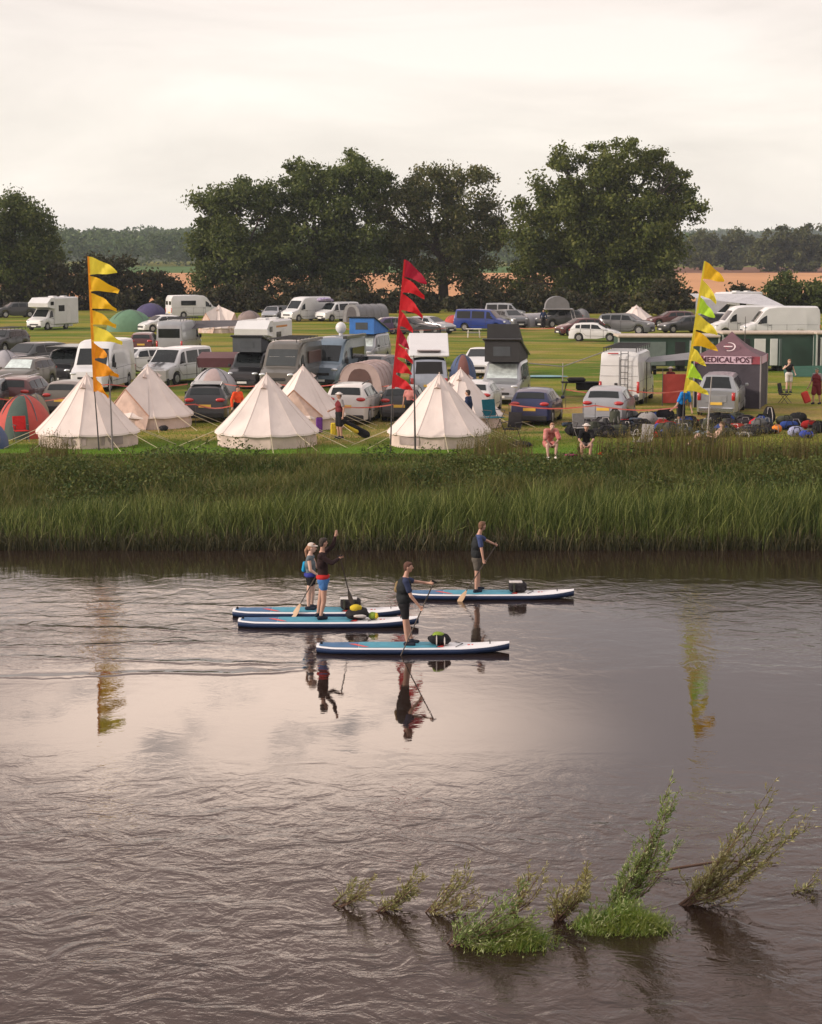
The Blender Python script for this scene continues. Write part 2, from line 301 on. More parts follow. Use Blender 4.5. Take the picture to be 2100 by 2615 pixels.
def water_mat():
    m = bpy.data.materials.new('river_water'); m.use_nodes = True; nt = m.node_tree; b = nt.nodes['Principled BSDF']; L = nt.links
    b.inputs['Base Color'].default_value = (.022, .0135, .010, 1); b.inputs['Roughness'].default_value = .012; b.inputs['IOR'].default_value = 1.333
    tc = nt.nodes.new('ShaderNodeTexCoord')
    def noise(scale, sc, det, rot=0, dist=0, ro=.5):
        mp = nt.nodes.new('ShaderNodeMapping'); mp.inputs['Scale'].default_value = scale; mp.inputs['Rotation'].default_value = (0, 0, rot); L.new(tc.outputs['Object'], mp.inputs[0])
        n = nt.nodes.new('ShaderNodeTexNoise'); n.inputs['Scale'].default_value = sc; n.inputs['Detail'].default_value = det; n.inputs['Roughness'].default_value = ro; n.inputs['Distortion'].default_value = dist
        L.new(mp.outputs[0], n.inputs['Vector']); return n
    def mth(op, a, c):
        x = nt.nodes.new('ShaderNodeMath'); x.operation = op
        for i, s in enumerate((a, c)):
            if isinstance(s, (int, float)): x.inputs[i].default_value = s
            else: L.new(s.outputs['Fac'] if 'Fac' in s.outputs else s.outputs[0], x.inputs[i])
        return x
    n1 = noise((.95, 1.0, 1), 1.25, 4, .35, 1.0, .5)     # long ripples
    n2 = noise((1.2, 1.25, 1), 4.0, 4, -.4, 1.0, .55)      # small chop
    n4 = noise((1.2, 2.2, 1), 13, 3, .1, .4)            # fine shiver
    h = mth('ADD', mth('MULTIPLY', n1, 1.5), mth('ADD', mth('MULTIPLY', n2, .30), mth('MULTIPLY', n4, .012)))
    # patches of slack, glassy water against ruffled water
    big = noise((.06, .16, 1), 1.0, 3, 0, .5)
    r = nt.nodes.new('ShaderNodeMapRange'); r.inputs['From Min'].default_value = .38; r.inputs['From Max'].default_value = .62; r.inputs['To Min'].default_value = .6; r.inputs['To Max'].default_value = 1.15; L.new(big.outputs['Fac'], r.inputs['Value'])
    wob = noise((.25, .5, 1), 1.0, 3)
    def slick(cx, cy, rx, ry, lo, e0, e1):
        sv = nt.nodes.new('ShaderNodeVectorMath'); sv.operation = 'SUBTRACT'; sv.inputs[1].default_value = (cx, cy, 0); L.new(tc.outputs['Object'], sv.inputs[0])
        mv = nt.nodes.new('ShaderNodeVectorMath'); mv.operation = 'MULTIPLY'; mv.inputs[1].default_value = (1/rx, 1/ry, 0); L.new(sv.outputs[0], mv.inputs[0])
        lv = nt.nodes.new('ShaderNodeVectorMath'); lv.operation = 'LENGTH'; L.new(mv.outputs[0], lv.inputs[0])
        w = nt.nodes.new('ShaderNodeMath'); w.operation = 'ADD'; L.new(lv.outputs['Value'], w.inputs[0]); L.new(mth('MULTIPLY', wob, .55).outputs[0], w.inputs[1])
        c = nt.nodes.new('ShaderNodeMapRange'); c.interpolation_type = 'SMOOTHSTEP'; c.inputs['From Min'].default_value = e0+.27; c.inputs['From Max'].default_value = e1+.27; c.inputs['To Min'].default_value = lo; c.inputs['To Max'].default_value = 1; L.new(w.outputs[0], c.inputs['Value']); return c
    c = mth('MINIMUM', slick(-1.0, 38.0, 14, 5.8, .05, .5, 1.45), slick(2.6, 44.8, 5.2, 5.5, .16, .6, 1.2))
    sp = nt.nodes.new('ShaderNodeSeparateXYZ'); L.new(tc.outputs['Object'], sp.inputs[0])
    lee = nt.nodes.new('ShaderNodeMapRange'); lee.interpolation_type = 'SMOOTHSTEP'; lee.inputs['From Min'].default_value = 50.5; lee.inputs['From Max'].default_value = 55; lee.inputs['To Min'].default_value = 1; lee.inputs['To Max'].default_value = .15; L.new(sp.outputs['Y'], lee.inputs['Value'])   # lee of the reeds
    hh = mth('MULTIPLY', mth('MULTIPLY', h, lee), mth('MULTIPLY', r, c))
    # wakes spreading behind the four boards
    wn = mth('MULTIPLY', noise((.5, .5, 1), 1.2, 3), 1.1)
    for (wx, wy, sl) in ((-2.0, 41.6, .10), (-2.0, 41.9, -.16), (-3.9, 44.6, .08), (-4.1, 46.0, -.10), (.3, 48.5, .07), (.3, 48.8, -.10)):
        yy = mth('ADD', mth('SUBTRACT', sp, wy), wn); L.new(sp.outputs['Y'], yy.inputs[0].links[0].from_node.inputs[0])
        xx = mth('SUBTRACT', 0, wx); L.new(sp.outputs['X'], xx.inputs[0])
        dd = mth('MULTIPLY', mth('SUBTRACT', yy, mth('ADD', mth('MULTIPLY', xx, sl), .55)), 5.5)
        rg = mth('POWER', 2.718, mth('MULTIPLY', mth('MULTIPLY', dd, dd), -1.0))
        fm = nt.nodes.new('ShaderNodeMapRange'); fm.inputs['From Min'].default_value = .3; fm.inputs['From Max'].default_value = -1.0; L.new(xx.outputs[0], fm.inputs['Value'])
        fe = nt.nodes.new('ShaderNodeMapRange'); fe.inputs['From Min'].default_value = -12; fe.inputs['From Max'].default_value = -2; L.new(xx.outputs[0], fe.inputs['Value'])
        hh = mth('ADD', hh, mth('MULTIPLY', mth('MULTIPLY', rg, mth('MULTIPLY', fm, fe)), .55))
    bp = nt.nodes.new('ShaderNodeBump'); bp.inputs['Strength'].default_value = 1.0; bp.inputs['Distance'].default_value = .029
    L.new(hh.outputs[0], bp.inputs['Height']); L.new(bp.outputs[0], b.inputs['Normal'])
    return m
tag(MB().add([(-400,-80,0),(400,-80,0),(400,59.9,0),(-400,59.9,0)], [(0,1,2,3)]).build('river_water', water_mat()), kind='structure')
# ---------------------------------------------------------------- riverbank growth
G_REED = leafmat('reed_leaf', (.040,.074,.013), (.084,.114,.020), (.30,.33,.10), .25, .35)
G_DRY = leafmat('dry_reed', (.10,.085,.04), (.06,.055,.02), (.16,.13,.07), .2, .6)
G_BANK = leafmat('bank_leaf', (.042,.074,.013), (.105,.120,.026), (.22,.19,.07), .3, .5)
G_TALL = leafmat('dock_leaf', (.085,.095,.022), (.15,.13,.04), (.24,.17,.08), .35, 1.2)
G_LAWN = leafmat('lawn_blade', (.09,.19,.014), (.14,.22,.022), (.26,.28,.06), .35, .4)
def scatter(n, x0, x1, y0, y1):
    x = RNG.uniform(x0, x1, n); y = RNG.uniform(y0, y1, n)
    return x, y, np.interp(y, [p[0] for p in PROF], [p[1] for p in PROF])
n = 38000; x, y, z = scatter(n, -24, 24, 58.3, 61.3)
edge = 58.6+.9*vnoise(x, x*0, .5, 3)+.5*vnoise(x, x*0, 2.0, 5); k = y > edge
x, y, z = x[k], y[k], np.maximum(z[k], -.1); n = len(x)
hb = np.interp(x, [-24, -12, -8, -4, 0, 24], [1.15, 1.2, 1.35, 1.6, 1.75, 1.8])-np.clip(z, 0, 1)
H = hb*(.66+.55*RNG.random(n)**1.3)*(.78+.42*vnoise(x, y, .9, 1)); H *= np.interp(y-edge[k], [0, .5, 1.2], [.55, .85, 1])
ln = RNG.normal(size=(n, 2))*.20+np.array([.06, -.03]); V, F4, F3 = blades(np.stack([x, y, z], 1), H, RNG.uniform(.020, .045, n), ln)
tag(npmesh('reeds', V, F4, F3, G_REED), 'dense green reeds along the far water edge', 'reeds', kind='stuff')
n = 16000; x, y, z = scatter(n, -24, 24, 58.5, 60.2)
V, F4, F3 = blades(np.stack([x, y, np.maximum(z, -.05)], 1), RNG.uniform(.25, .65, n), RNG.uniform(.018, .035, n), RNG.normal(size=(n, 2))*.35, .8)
tag(npmesh('reed_litter_shade', V, F4, F3, leafmat('reed_litter_shade', (.020,.028,.009), (.036,.036,.013), (.09,.08,.035), .15, .6)), 'short dead leaves around the feet of the reeds, coloured dark as shade', 'reeds', kind='stuff')  # dead-leaf layer; shade at the reed feet is put into its near-black colour
n = 3200; x, y, z = scatter(n, -24, 24, 58.5, 60.4); a = RNG.normal(size=(n, 2))*np.array([.75, .25])+np.array([.0, -.25])
V, F4, F3 = blades(np.stack([x, y, np.maximum(z, -.05)], 1), RNG.uniform(.5, 1.25, n), RNG.uniform(.014, .026, n), a, 1.0)
tag(npmesh('fallen_reeds', V, F4, F3, G_DRY), 'bent and fallen pale reed stalks along the foot of the reeds', 'reeds', kind='stuff')
n = 120000; x, y, z = scatter(n, -24, 24, 61.0, 69.7)
h = (.10+.42*vnoise(x, y, .55, 8)**1.5+.16*vnoise(x, y, 1.7, 2))*np.interp(y, [62.6, 65.5, 67.3, 68.7, 69.7], [1.5, 1.35, .85, .3, .10])
V, F4, F3 = blades(np.stack([x, y, z], 1), h*(.6+.7*RNG.random(n)), RNG.uniform(.018, .045, n), RNG.normal(size=(n, 2))*.4)
tag(npmesh('bank_undergrowth', V, F4, F3, G_BANK), 'low weeds and rough grass on the slope behind the reeds', 'undergrowth', kind='stuff')
n = 70000; x, y, z = scatter(n, -24, 24, 62.8, 68.8)
lump = vnoise(x, y, .42, 12)*.6+vnoise(x, y, 1.1, 4)*.4; k = lump > .52
x, y, z, lump = x[k], y[k], z[k], lump[k]; n = len(x)
C = np.stack([x, y, z+.1+RNG.random(n)*(.25+1.5*(lump-.5))], 1); V, F = leaves(C, .055, .5)
tag(npmesh('nettles', V, F, None, leafmat('nettle_leaf', (.036,.070,.015), (.080,.105,.024), (.15,.16,.04), .3, .8)), 'dark leafy nettle patches on the bank', 'undergrowth', kind='stuff')
n = 60000; x, y, z = scatter(n, -24, 24, 69.3, 84)
V, F4, F3 = blades(np.stack([x, y, z], 1), RNG.uniform(.03, .085, n)*np.interp(y, [69, 71, 84], [1.5, 1, .7]), RNG.uniform(.012, .025, n), RNG.normal(size=(n, 2))*.5)
tag(npmesh('short_grass', V, F4, F3, G_LAWN), 'short grass of the camping field near the bank', 'grass', kind='stuff')
def tall_clump(name, label, px, py, wpx, hpx, cnt, dp=1.2, m=G_TALL, leafy=.5):
    p = at(px, py, gz(68.6)); p.y = 68.3; p.x = (px-1050)/FPX*(68.3*math.cos(TH)+7.3*math.sin(TH)); s = scl(p); zz = gz(68.3)
    root = thing(name, label, 'weeds', (p.x, 68.3, zz))
    w = wpx/s; h = hpx/s; n = cnt
    x = RNG.normal(size=n)*w*.28; x = np.clip(x, -w/2, w/2); y = RNG.uniform(-dp, dp, n); zb = np.interp(y+68.3, [q[0] for q in PROF], [q[1] for q in PROF])-zz
    H = h*(.45+.6*RNG.random(n))*np.clip(1.15-(np.abs(x)/(w/2))**2*.6, .2, 2)
    ln = RNG.normal(size=(n, 2))*.13
    V, F4, F3 = blades(np.stack([x, y, zb], 1), H, RNG.uniform(.012, .022, n), ln)
    npmesh('stalks', V, F4, F3, m, root)
    nl = int(cnt*9*leafy); i = RNG.integers(0, n, nl); t = RNG.random(nl)**.7
    C = np.stack([x[i]+ln[i, 0]*H[i]*t*.7, y[i]+ln[i, 1]*H[i]*t*.7, zb[i]+H[i]*t], 1)+RNG.normal(size=(nl, 3))*.025
    V, F = leaves(C, .028, .45, up=(0, 0, 1.2)); npmesh('leaves', V, F, None, m, root)
tall_clump('tall_weeds', 'brown green clump of tall weeds in front of the leftmost bell tent', 140, 1180, 130, 75, 260, .5)
tall_clump('tall_weeds', 'wide tall brown green weeds in front of the reclining sunbather and the gear heap', 1760, 1212, 560, 100, 1300, .9)
tall_clump('tall_weeds', 'low bushy weeds growing at the right foot of the red flag bell tent', 1265, 1200, 190, 85, 500, .8)
tall_clump('tall_weeds', 'thin brown dock stalks standing just right of the middle bell tent front', 790, 1175, 90, 62, 70, .4, leafy=.2)
tall_clump('tall_weeds', 'thicket of weeds on the bank crest at the right edge below the gear heap', 2040, 1220, 220, 70, 500, .8)
# ---------------------------------------------------------------- trees and woods
BARK = mat('bark', (.055,.042,.03), .9, var=.3, vs=1.5, bump=.6, bs=6)
def crown(C, size, m, parent, name='crown', asp=.55):
    V, F = leaves(C, size, asp); return npmesh(name, V, F, None, m, parent)
def lobes_pts(lb, dens, base, s, dr=.8, shell=.5):
    out = []
    for (px, py, r) in lb:
        rm = r/s*1.04; c = np.array([(px-base[0])/s, random.uniform(-1, 1)*dr*2.2, (base[1]-py)/s]); n = int(dens*rm*rm*1.9)
        k = max(7, int(rm*rm*1.3)+5)                                       # sub clumps over the lobe, so that gaps open between them
        sc = RNG.normal(size=(k, 3)); sc /= np.linalg.norm(sc, axis=1, keepdims=True); sc *= (.25+.83*RNG.random((k, 1))**.7)*rm*1.06; sc[:, 1] *= 1.1; sc[:, 2] *= .92
        i = RNG.integers(0, k, n); cr = (.33+.26*RNG.random(k))*min(rm, 2.7)
        q = RNG.normal(size=(n, 3))*.55; out.append(c+sc[i]+q*cr[i][:, None]*np.array([1, 1, .75]))
    return np.concatenate(out)
def tree(name, label, cat, base, lb, m, size=.21, dens=190, trunk=.55, trunkh=None, group=None, z=None, dr=.8, shell=.5, limbs=True):
    p = at(*base); s = scl(p); root = thing(name, label, cat, (p.x, p.y, FZ), 0, group)
    mb = MB(); top = max((base[1]-l[1])/s for l in lb); th = trunkh or top*.45
    mb.tube([(0, 0, -.3), (.05*trunk, 0, th*.3), (-.1*trunk, 0, th*.7), (0, 0, th)], [trunk*1.25, trunk*.9, trunk*.75, trunk*.6], 9)
    for (px, py, r) in (lb if limbs else []):
        e = Vector(((px-base[0])/s, random.uniform(-1.5, 1.5), (base[1]-py)/s)); st = Vector((0, 0, th*random.uniform(.6, 1)))
        if e.z < st.z: st.z = max(th*.3, e.z*.7)
        md = st.lerp(e, .5)+Vector((random.uniform(-.6, .6), random.uniform(-.6, .6), random.uniform(.1, .9)))
        mb.tube([st, md, e], [trunk*.38, trunk*.24, trunk*.08], 6)
        for q in range(3):
            e2 = e+Vector((random.uniform(-1, 1), random.uniform(-1, 1), random.uniform(-.4, 1)))*(r/s*.8); mb.tube([md.lerp(e, .4), md.lerp(e2, .6), e2], [trunk*.14, trunk*.09, trunk*.03], 5)
    mb.build('trunk', BARK, root, smooth=60)
    crown(lobes_pts(lb, dens, base, s, dr, shell), size, m, root)
    return root
OAK1 = leafmat('oak_leaf', (.050,.075,.013), (.108,.134,.024), (.19,.20,.05), .3, .3)
OAK2 = leafmat('oak_leaf_dark', (.040,.064,.014), (.086,.114,.024), (.16,.18,.05), .3, .3)
OAK3 = leafmat('ash_leaf', (.050,.066,.019), (.100,.115,.036), (.20,.18,.07), .3, .3)
HED = leafmat('hedge_leaf', (.022,.030,.010), (.045,.048,.015), (.085,.065,.03), .3, .5)
HED2 = leafmat('hedge_leaf_pale', (.045,.055,.015), (.080,.085,.022), (.12,.10,.04), .3, .5)
tree('round_tree', 'dark round tree cut by the left edge of the view', 'tree', (20, 790), [(40,590,78),(100,566,52),(115,640,55),(20,680,80),(90,706,62),(-50,620,95),(140,610,28),(-60,700,80),(60,540,45)], OAK2, dens=200)
tree('oak_tree', 'dark tree, leftmost of the central group, lower than its neighbour', 'tree', (600, 792), [(560,525,62),(622,507,52),(684,520,50),(548,610,50),(604,622,80),(532,705,42),(585,722,68),(648,690,70),(540,560,40),(520,650,35)], OAK2, dens=200)
tree('oak_tree', 'broad dark tree with twin rounded tops left of the red flag', 'tree', (800, 790), [(872,442,46),(800,452,42),(930,480,56),(780,505,60),(860,535,85),(720,560,58),(780,625,98),(905,620,90),(695,665,58),(822,712,88),(935,705,60),(972,468,30),(760,440,28),(905,430,35)], OAK2, dens=205)
tree('thin_crowned_tree', 'thinner pale-topped tree between the red flag and the great oak', 'tree', (1132, 788), [(1085,475,46),(1148,462,44),(1205,482,48),(1015,525,56),(960,548,38),(1232,545,46),(1115,550,75),(1050,622,78),(1185,622,88),(1256,612,46),(1072,705,62),(1215,705,62),(1040,480,30)], OAK3, dens=170, trunk=.7)
tree('oak_tree', 'largest oak, tall and wide, with sky gaps in its upper crown', 'tree', (1548, 790), [(x, y+(26 if y < 500 else 8 if y < 600 else 0), r*(.92 if y < 500 else 1)) for x, y, r in [(1440,402,40),(1512,388,42),(1582,382,46),(1662,396,46),(1716,432,42),(1745,530,34),(1402,462,46),(1480,470,60),(1585,452,55),(1682,480,55),(1366,560,55),(1448,560,75),(1570,545,40),(1662,582,78),(1332,640,50),(1402,682,72),(1500,662,88),(1612,684,88),(1700,645,60),(1325,722,38),(1442,742,56),(1560,752,56),(1690,742,50),(1745,470,25),(1640,750,60),(1530,450,60),(1500,560,70),(1600,520,60),(1630,640,70),(1560,640,80)]], OAK1, dens=240, trunk=1.0, group=None)
hb = [('wide dark bush in the hedge behind the motorhome',130,792,[(60,742,45),(110,735,50),(160,730,48),(120,765,40)],HED),
 ('tall dark bush behind the top of the left flag',250,792,[(190,715,42),(240,695,45),(290,705,48),(230,750,48),(300,755,40)],HED),
 ('loose bush right of the left flag with orange field beside it',400,792,[(370,725,38),(420,735,40),(350,765,35),(440,765,35)],HED),
 ('low hedge bush behind the white campervan left of the central trees',480,796,[(470,775,28),(520,770,30),(430,785,25)],HED),
 ('low dark bush under the leftmost central tree',590,798,[(560,765,38),(620,760,42),(660,770,35)],HED),
 ('low dark bush under the twin-topped tree',780,796,[(720,760,40),(790,765,40),(850,760,38)],HED),
 ('ragged bush behind the grey tunnel tent',930,798,[(900,765,36),(950,770,30),(985,780,24)],HED),
 ('dark low hedge behind the red flag',1050,800,[(1010,778,28),(1060,782,26),(1100,775,30)],HED),
 ('brown bush under the thin-crowned tree',1230,796,[(1180,760,34),(1230,755,36),(1280,765,36)],HED),
 ('bush at the left foot of the great oak',1380,798,[(1330,768,32),(1380,775,34),(1430,770,36)],HED),
 ('bush at the trunk of the great oak',1510,800,[(1470,775,30),(1520,770,34),(1580,775,30)],HED),
 ('dark round bush under the right side of the great oak',1705,800,[(1690,758,42),(1730,752,36),(1670,780,30)],HED),
 ('pale yellow green bush seen through the gap right of the oak trunk',1630,806,[(1610,785,24),(1650,778,28),(1680,788,20)],HED2),
 ('low dark bush right of the right flag top',1880,800,[(1850,775,26),(1885,752,28),(1915,760,30),(1930,780,28)],HED),
 ('tall dark bush behind the white vans',2000,800,[(1965,752,34),(2010,738,36),(2050,752,34),(2000,775,38)],OAK2),
 ('dark bush at the right edge behind the vans',2110,800,[(2080,752,36),(2120,742,38),(2090,775,40),(2140,770,40)],OAK2)]
for lab, bx, by, lb, m in hb: tree('hedge_bush', lab, 'bush', (bx, by), lb, m, .24, 230, .2, 1.5, 'bushes of the hedge behind the field', dr=.5, limbs=False)
# long rough hedge bottom
x = RNG.uniform(-62, 62, 42000); y = 247+RNG.normal(size=42000)*.9; hh = .5+1.3*vnoise(x, y*0, .25, 9)**1.5+.6*vnoise(x, y*0, .9, 2)
C = np.stack([x, y, FZ+RNG.random(42000)*hh], 1); V, F = leaves(C, .22, .5)
tag(npmesh('hedgerow', V, F, None, HED), 'low dark hedgerow bottom running behind the far row of vehicles', 'hedge', kind='stuff')
far = [('round-crowned field tree beyond the ploughed field, nearest the great oak',1790,690,[(1770,640,40),(1800,620,28),(1820,650,34),(1790,670,34)]),
 ('wide field tree beyond the ploughed field, second from the great oak',1890,690,[(1850,640,34),(1880,620,32),(1915,640,34),(1880,665,30)]),
 ('pale field tree beyond the ploughed field, third from the great oak',1985,694,[(1950,640,34),(1985,618,34),(2015,640,34),(1980,665,36)]),
 ('tall field tree beyond the ploughed field by the right edge',2065,694,[(2035,635,34),(2070,615,38),(2100,640,40),(2060,665,36)])]
FARL = leafmat('far_leaf', (.045,.060,.015), (.10,.115,.03), (.15,.15,.05), .25, .08)
for lab, bx, by, lb in far: tree('field_tree', lab, 'tree', (bx, by), lb, FARL, .6, 38, .6, 4, 'trees beyond the ploughed field', dr=1.0, limbs=False)
def wood(name, label, x0, x1, y0, y1, g0, g1, nc, cr, per, size, m, gb=0):
    cx = RNG.uniform(x0, x1, nc); cy = RNG.uniform(y0, y1, nc); t = (cy-y0)/(y1-y0); r = cr*RNG.uniform(.7, 1.35, nc)
    cz = FZ+g0+(g1-g0)*t*(.85+.3*vnoise(cx, cx*0, 1/150., 3))+cr*(.7+.9*RNG.random(nc))
    i = np.repeat(np.arange(nc), per); q = RNG.normal(size=(len(i), 3)); q /= np.linalg.norm(q, axis=1, keepdims=True); q *= (.75+.3*RNG.random((len(i), 1))); q[:, 2] = np.where(q[:, 2] < -.5, -q[:, 2], q[:, 2])
    low = RNG.random(len(i)) < .12; C = np.stack([cx[i]+q[:, 0]*r[i]*1.15, cy[i]+q[:, 1]*r[i], cz[i]+q[:, 2]*r[i]*1.0], 1); C[low, 2] -= r[i][low]*RNG.random(low.sum())*1.6
    V, F = leaves(C, size, .6); tag(npmesh(name, V, F, None, m), label, 'woodland', kind='stuff')
WD = leafmat('wood_leaf', (.034,.072,.022), (.075,.120,.032), (.11,.15,.045), .2, .05)
wood('distant_wood', 'hazy green wood beyond the orange stubble field on the left', -420, -60, 905, 1130, 0, 5, 560, 5.6, 130, .95, WD)
wood('distant_wood', 'line of woodland hidden behind the central trees', -60, 130, 905, 1050, 0, 3, 200, 5.5, 130, 1.25, WD)
wood('distant_wood', 'wooded slope behind the field trees on the right', 130, 420, 940, 1200, 0, 2, 420, 4.6, 130, .85, WD)
def ridge(name, y0, pts, m):
    V = []; F = []
    for i, (x, h) in enumerate(pts): V += [(x, y0, FZ-1), (x, y0+120, FZ+h), (x, y0+600, FZ-1)]
    for i in range(len(pts)-1): a = i*3; F += [(a, a+3, a+4, a+1), (a+1, a+4, a+5, a+2)]
    tag(MB().add(V, F).build(name, m), kind='structure')
ridge('hills', 1300, [(-1400,8),(-900,10),(-500,11),(-300,13),(-150,12),(0,9),(300,4),(900,3)], mat('hill_green', (.05,.07,.025), .9, var=.3, vs=.02))
ridge('far_hills', 2300, [(-2500,12),(-900,12),(0,14),(300,15),(600,18),(900,16),(1400,14),(2500,10)], mat('hill_far', (.05,.065,.03), .9, var=.3, vs=.02))
wood('distant_wood', 'trees along the top of the left hill', -700, 0, 1330, 1460, 5, 8, 520, 6.6, 90, 1.4, WD)
wood('distant_wood', 'blue hazy trees along the farthest ridge on the right', 100, 900, 2330, 2470, 11, 15, 560, 7.5, 80, 2.0, WD)
# ---------------------------------------------------------------- vehicles
GLASS = mat('dark_glass', (.012,.015,.016), .08, spec=.38, var=.2)
TYRE = mat('tyre', (.018,.018,.018), .85, var=.2); RIM = mat('alloy', (.42,.42,.43), .35, .7, var=.1)
RIMD = mat('dark_rim', (.05,.05,.05), .4, .3); TRIM = mat('black_trim', (.022,.022,.023), .6, var=.2)
HEAD = mat('headlamp', (.62,.64,.66), .12, .3, var=.05, spec=.8); TAIL = mat('tail_lamp', (.42,.02,.02), .2, var=.1, spec=.8)
PLY = mat('yellow_plate', (.78,.50,.08), .5, var=.05); PLW = mat('white_plate', (.75,.75,.72), .5, var=.05)
CHR = mat('chrome', (.6,.6,.62), .2, .9); SCREEN = mat('silver_screen', (.62,.70,.68), .35, .35, var=.25, vs=4, bump=.4, bs=8)
def paint(n, c, r=.32): return mat('paint_'+n, c, r, 0, var=.05, vs=1.2, coat=.5, spec=.4)
WHITE = paint('white', (.62,.625,.63)); SILV = mat('paint_silver', (.33,.34,.36), .3, .45, var=.06, coat=.5); GREY = mat('paint_grey', (.13,.135,.14), .3, .3, var=.08, coat=.5)
DGREY = paint('dark_grey', (.045,.048,.05)); BLACK = paint('black', (.018,.018,.02)); NAVY = paint('navy', (.012,.018,.075)); BLUE = paint('blue', (.012,.035,.20))
PURP = paint('purple', (.06,.03,.11)); MAROON = paint('maroon', (.09,.022,.022)); BRONZE = paint('bronze', (.10,.09,.075)); BLGR = mat('paint_blue_grey', (.14,.19,.24), .3, .4, coat=.5); PEARL = paint('pearl', (.58,.56,.54))
STEEL = mat('steel_blue', (.33,.38,.46), .3, .4, coat=.5)
# side profiles: (u from front, belt z, top z) as fractions of height; wheel positions (u)
PR = {
 'hatch': dict(L=4.05, W=1.76, H=1.48, prof=[(0,.40,.42),(.03,.46,.50),(.12,.56,.60),(.25,.63,.68),(.44,.66,.97),(.55,.67,1.0),(.78,.69,.985),(.90,.70,.93),(.965,.69,.72),(1,.50,.52)], ws=(.25,.44), rw=(.90,.965), win=[(.33,.56),(.58,.76),(.78,.87)], wh=(.185,.80), wr=.32),
 'suv': dict(L=4.45, W=1.86, H=1.66, prof=[(0,.42,.44),(.03,.52,.56),(.12,.60,.64),(.24,.65,.69),(.40,.67,.97),(.52,.67,1.0),(.82,.69,.985),(.925,.70,.95),(.98,.69,.72),(1,.52,.54)], ws=(.24,.40), rw=(.925,.98), win=[(.31,.52),(.54,.72),(.74,.90)], wh=(.19,.80), wr=.36),
 'estate': dict(L=4.65, W=1.80, H=1.48, prof=[(0,.40,.42),(.03,.46,.50),(.12,.56,.60),(.27,.62,.67),(.44,.65,.96),(.55,.66,1.0),(.82,.67,.985),(.92,.68,.93),(.98,.68,.71),(1,.50,.52)], ws=(.27,.44), rw=(.92,.98), win=[(.36,.55),(.57,.73),(.75,.89)], wh=(.18,.79), wr=.33),
 'pickup': dict(L=5.25, W=1.85, H=1.82, prof=[(0,.44,.46),(.03,.52,.56),(.12,.57,.61),(.24,.62,.66),(.36,.64,.96),(.46,.64,1.0),(.90,.62,.985),(.955,.61,.64),(.975,.60,.62),(1,.60,.62)], ws=(.24,.36), rw=(.90,.955), win=[(.29,.44),(.46,.60),(.63,.88)], wh=(.18,.79), wr=.38),
 'midvan': dict(L=4.95, W=1.92, H=1.97, prof=[(0,.36,.38),(.02,.44,.48),(.10,.50,.54),(.17,.54,.58),(.31,.56,.95),(.38,.56,.98),(.60,.56,1.0),(.955,.56,.985),(.99,.56,.60),(1,.45,.48)], ws=(.17,.31), rw=(.955,.99), win=[(.22,.36),(.40,.64),(.67,.93)], wh=(.17,.775), wr=.34),
 'bigvan': dict(L=5.95, W=2.05, H=2.58, prof=[(0,.28,.30),(.015,.36,.40),(.08,.42,.46),(.14,.46,.50),(.27,.47,.88),(.33,.47,.97),(.45,.47,1.0),(.965,.47,.99),(.992,.47,.90),(1,.45,.80)], ws=(.14,.262), rw=None, win=[(.20,.31)], wh=(.15,.76), wr=.35),
}
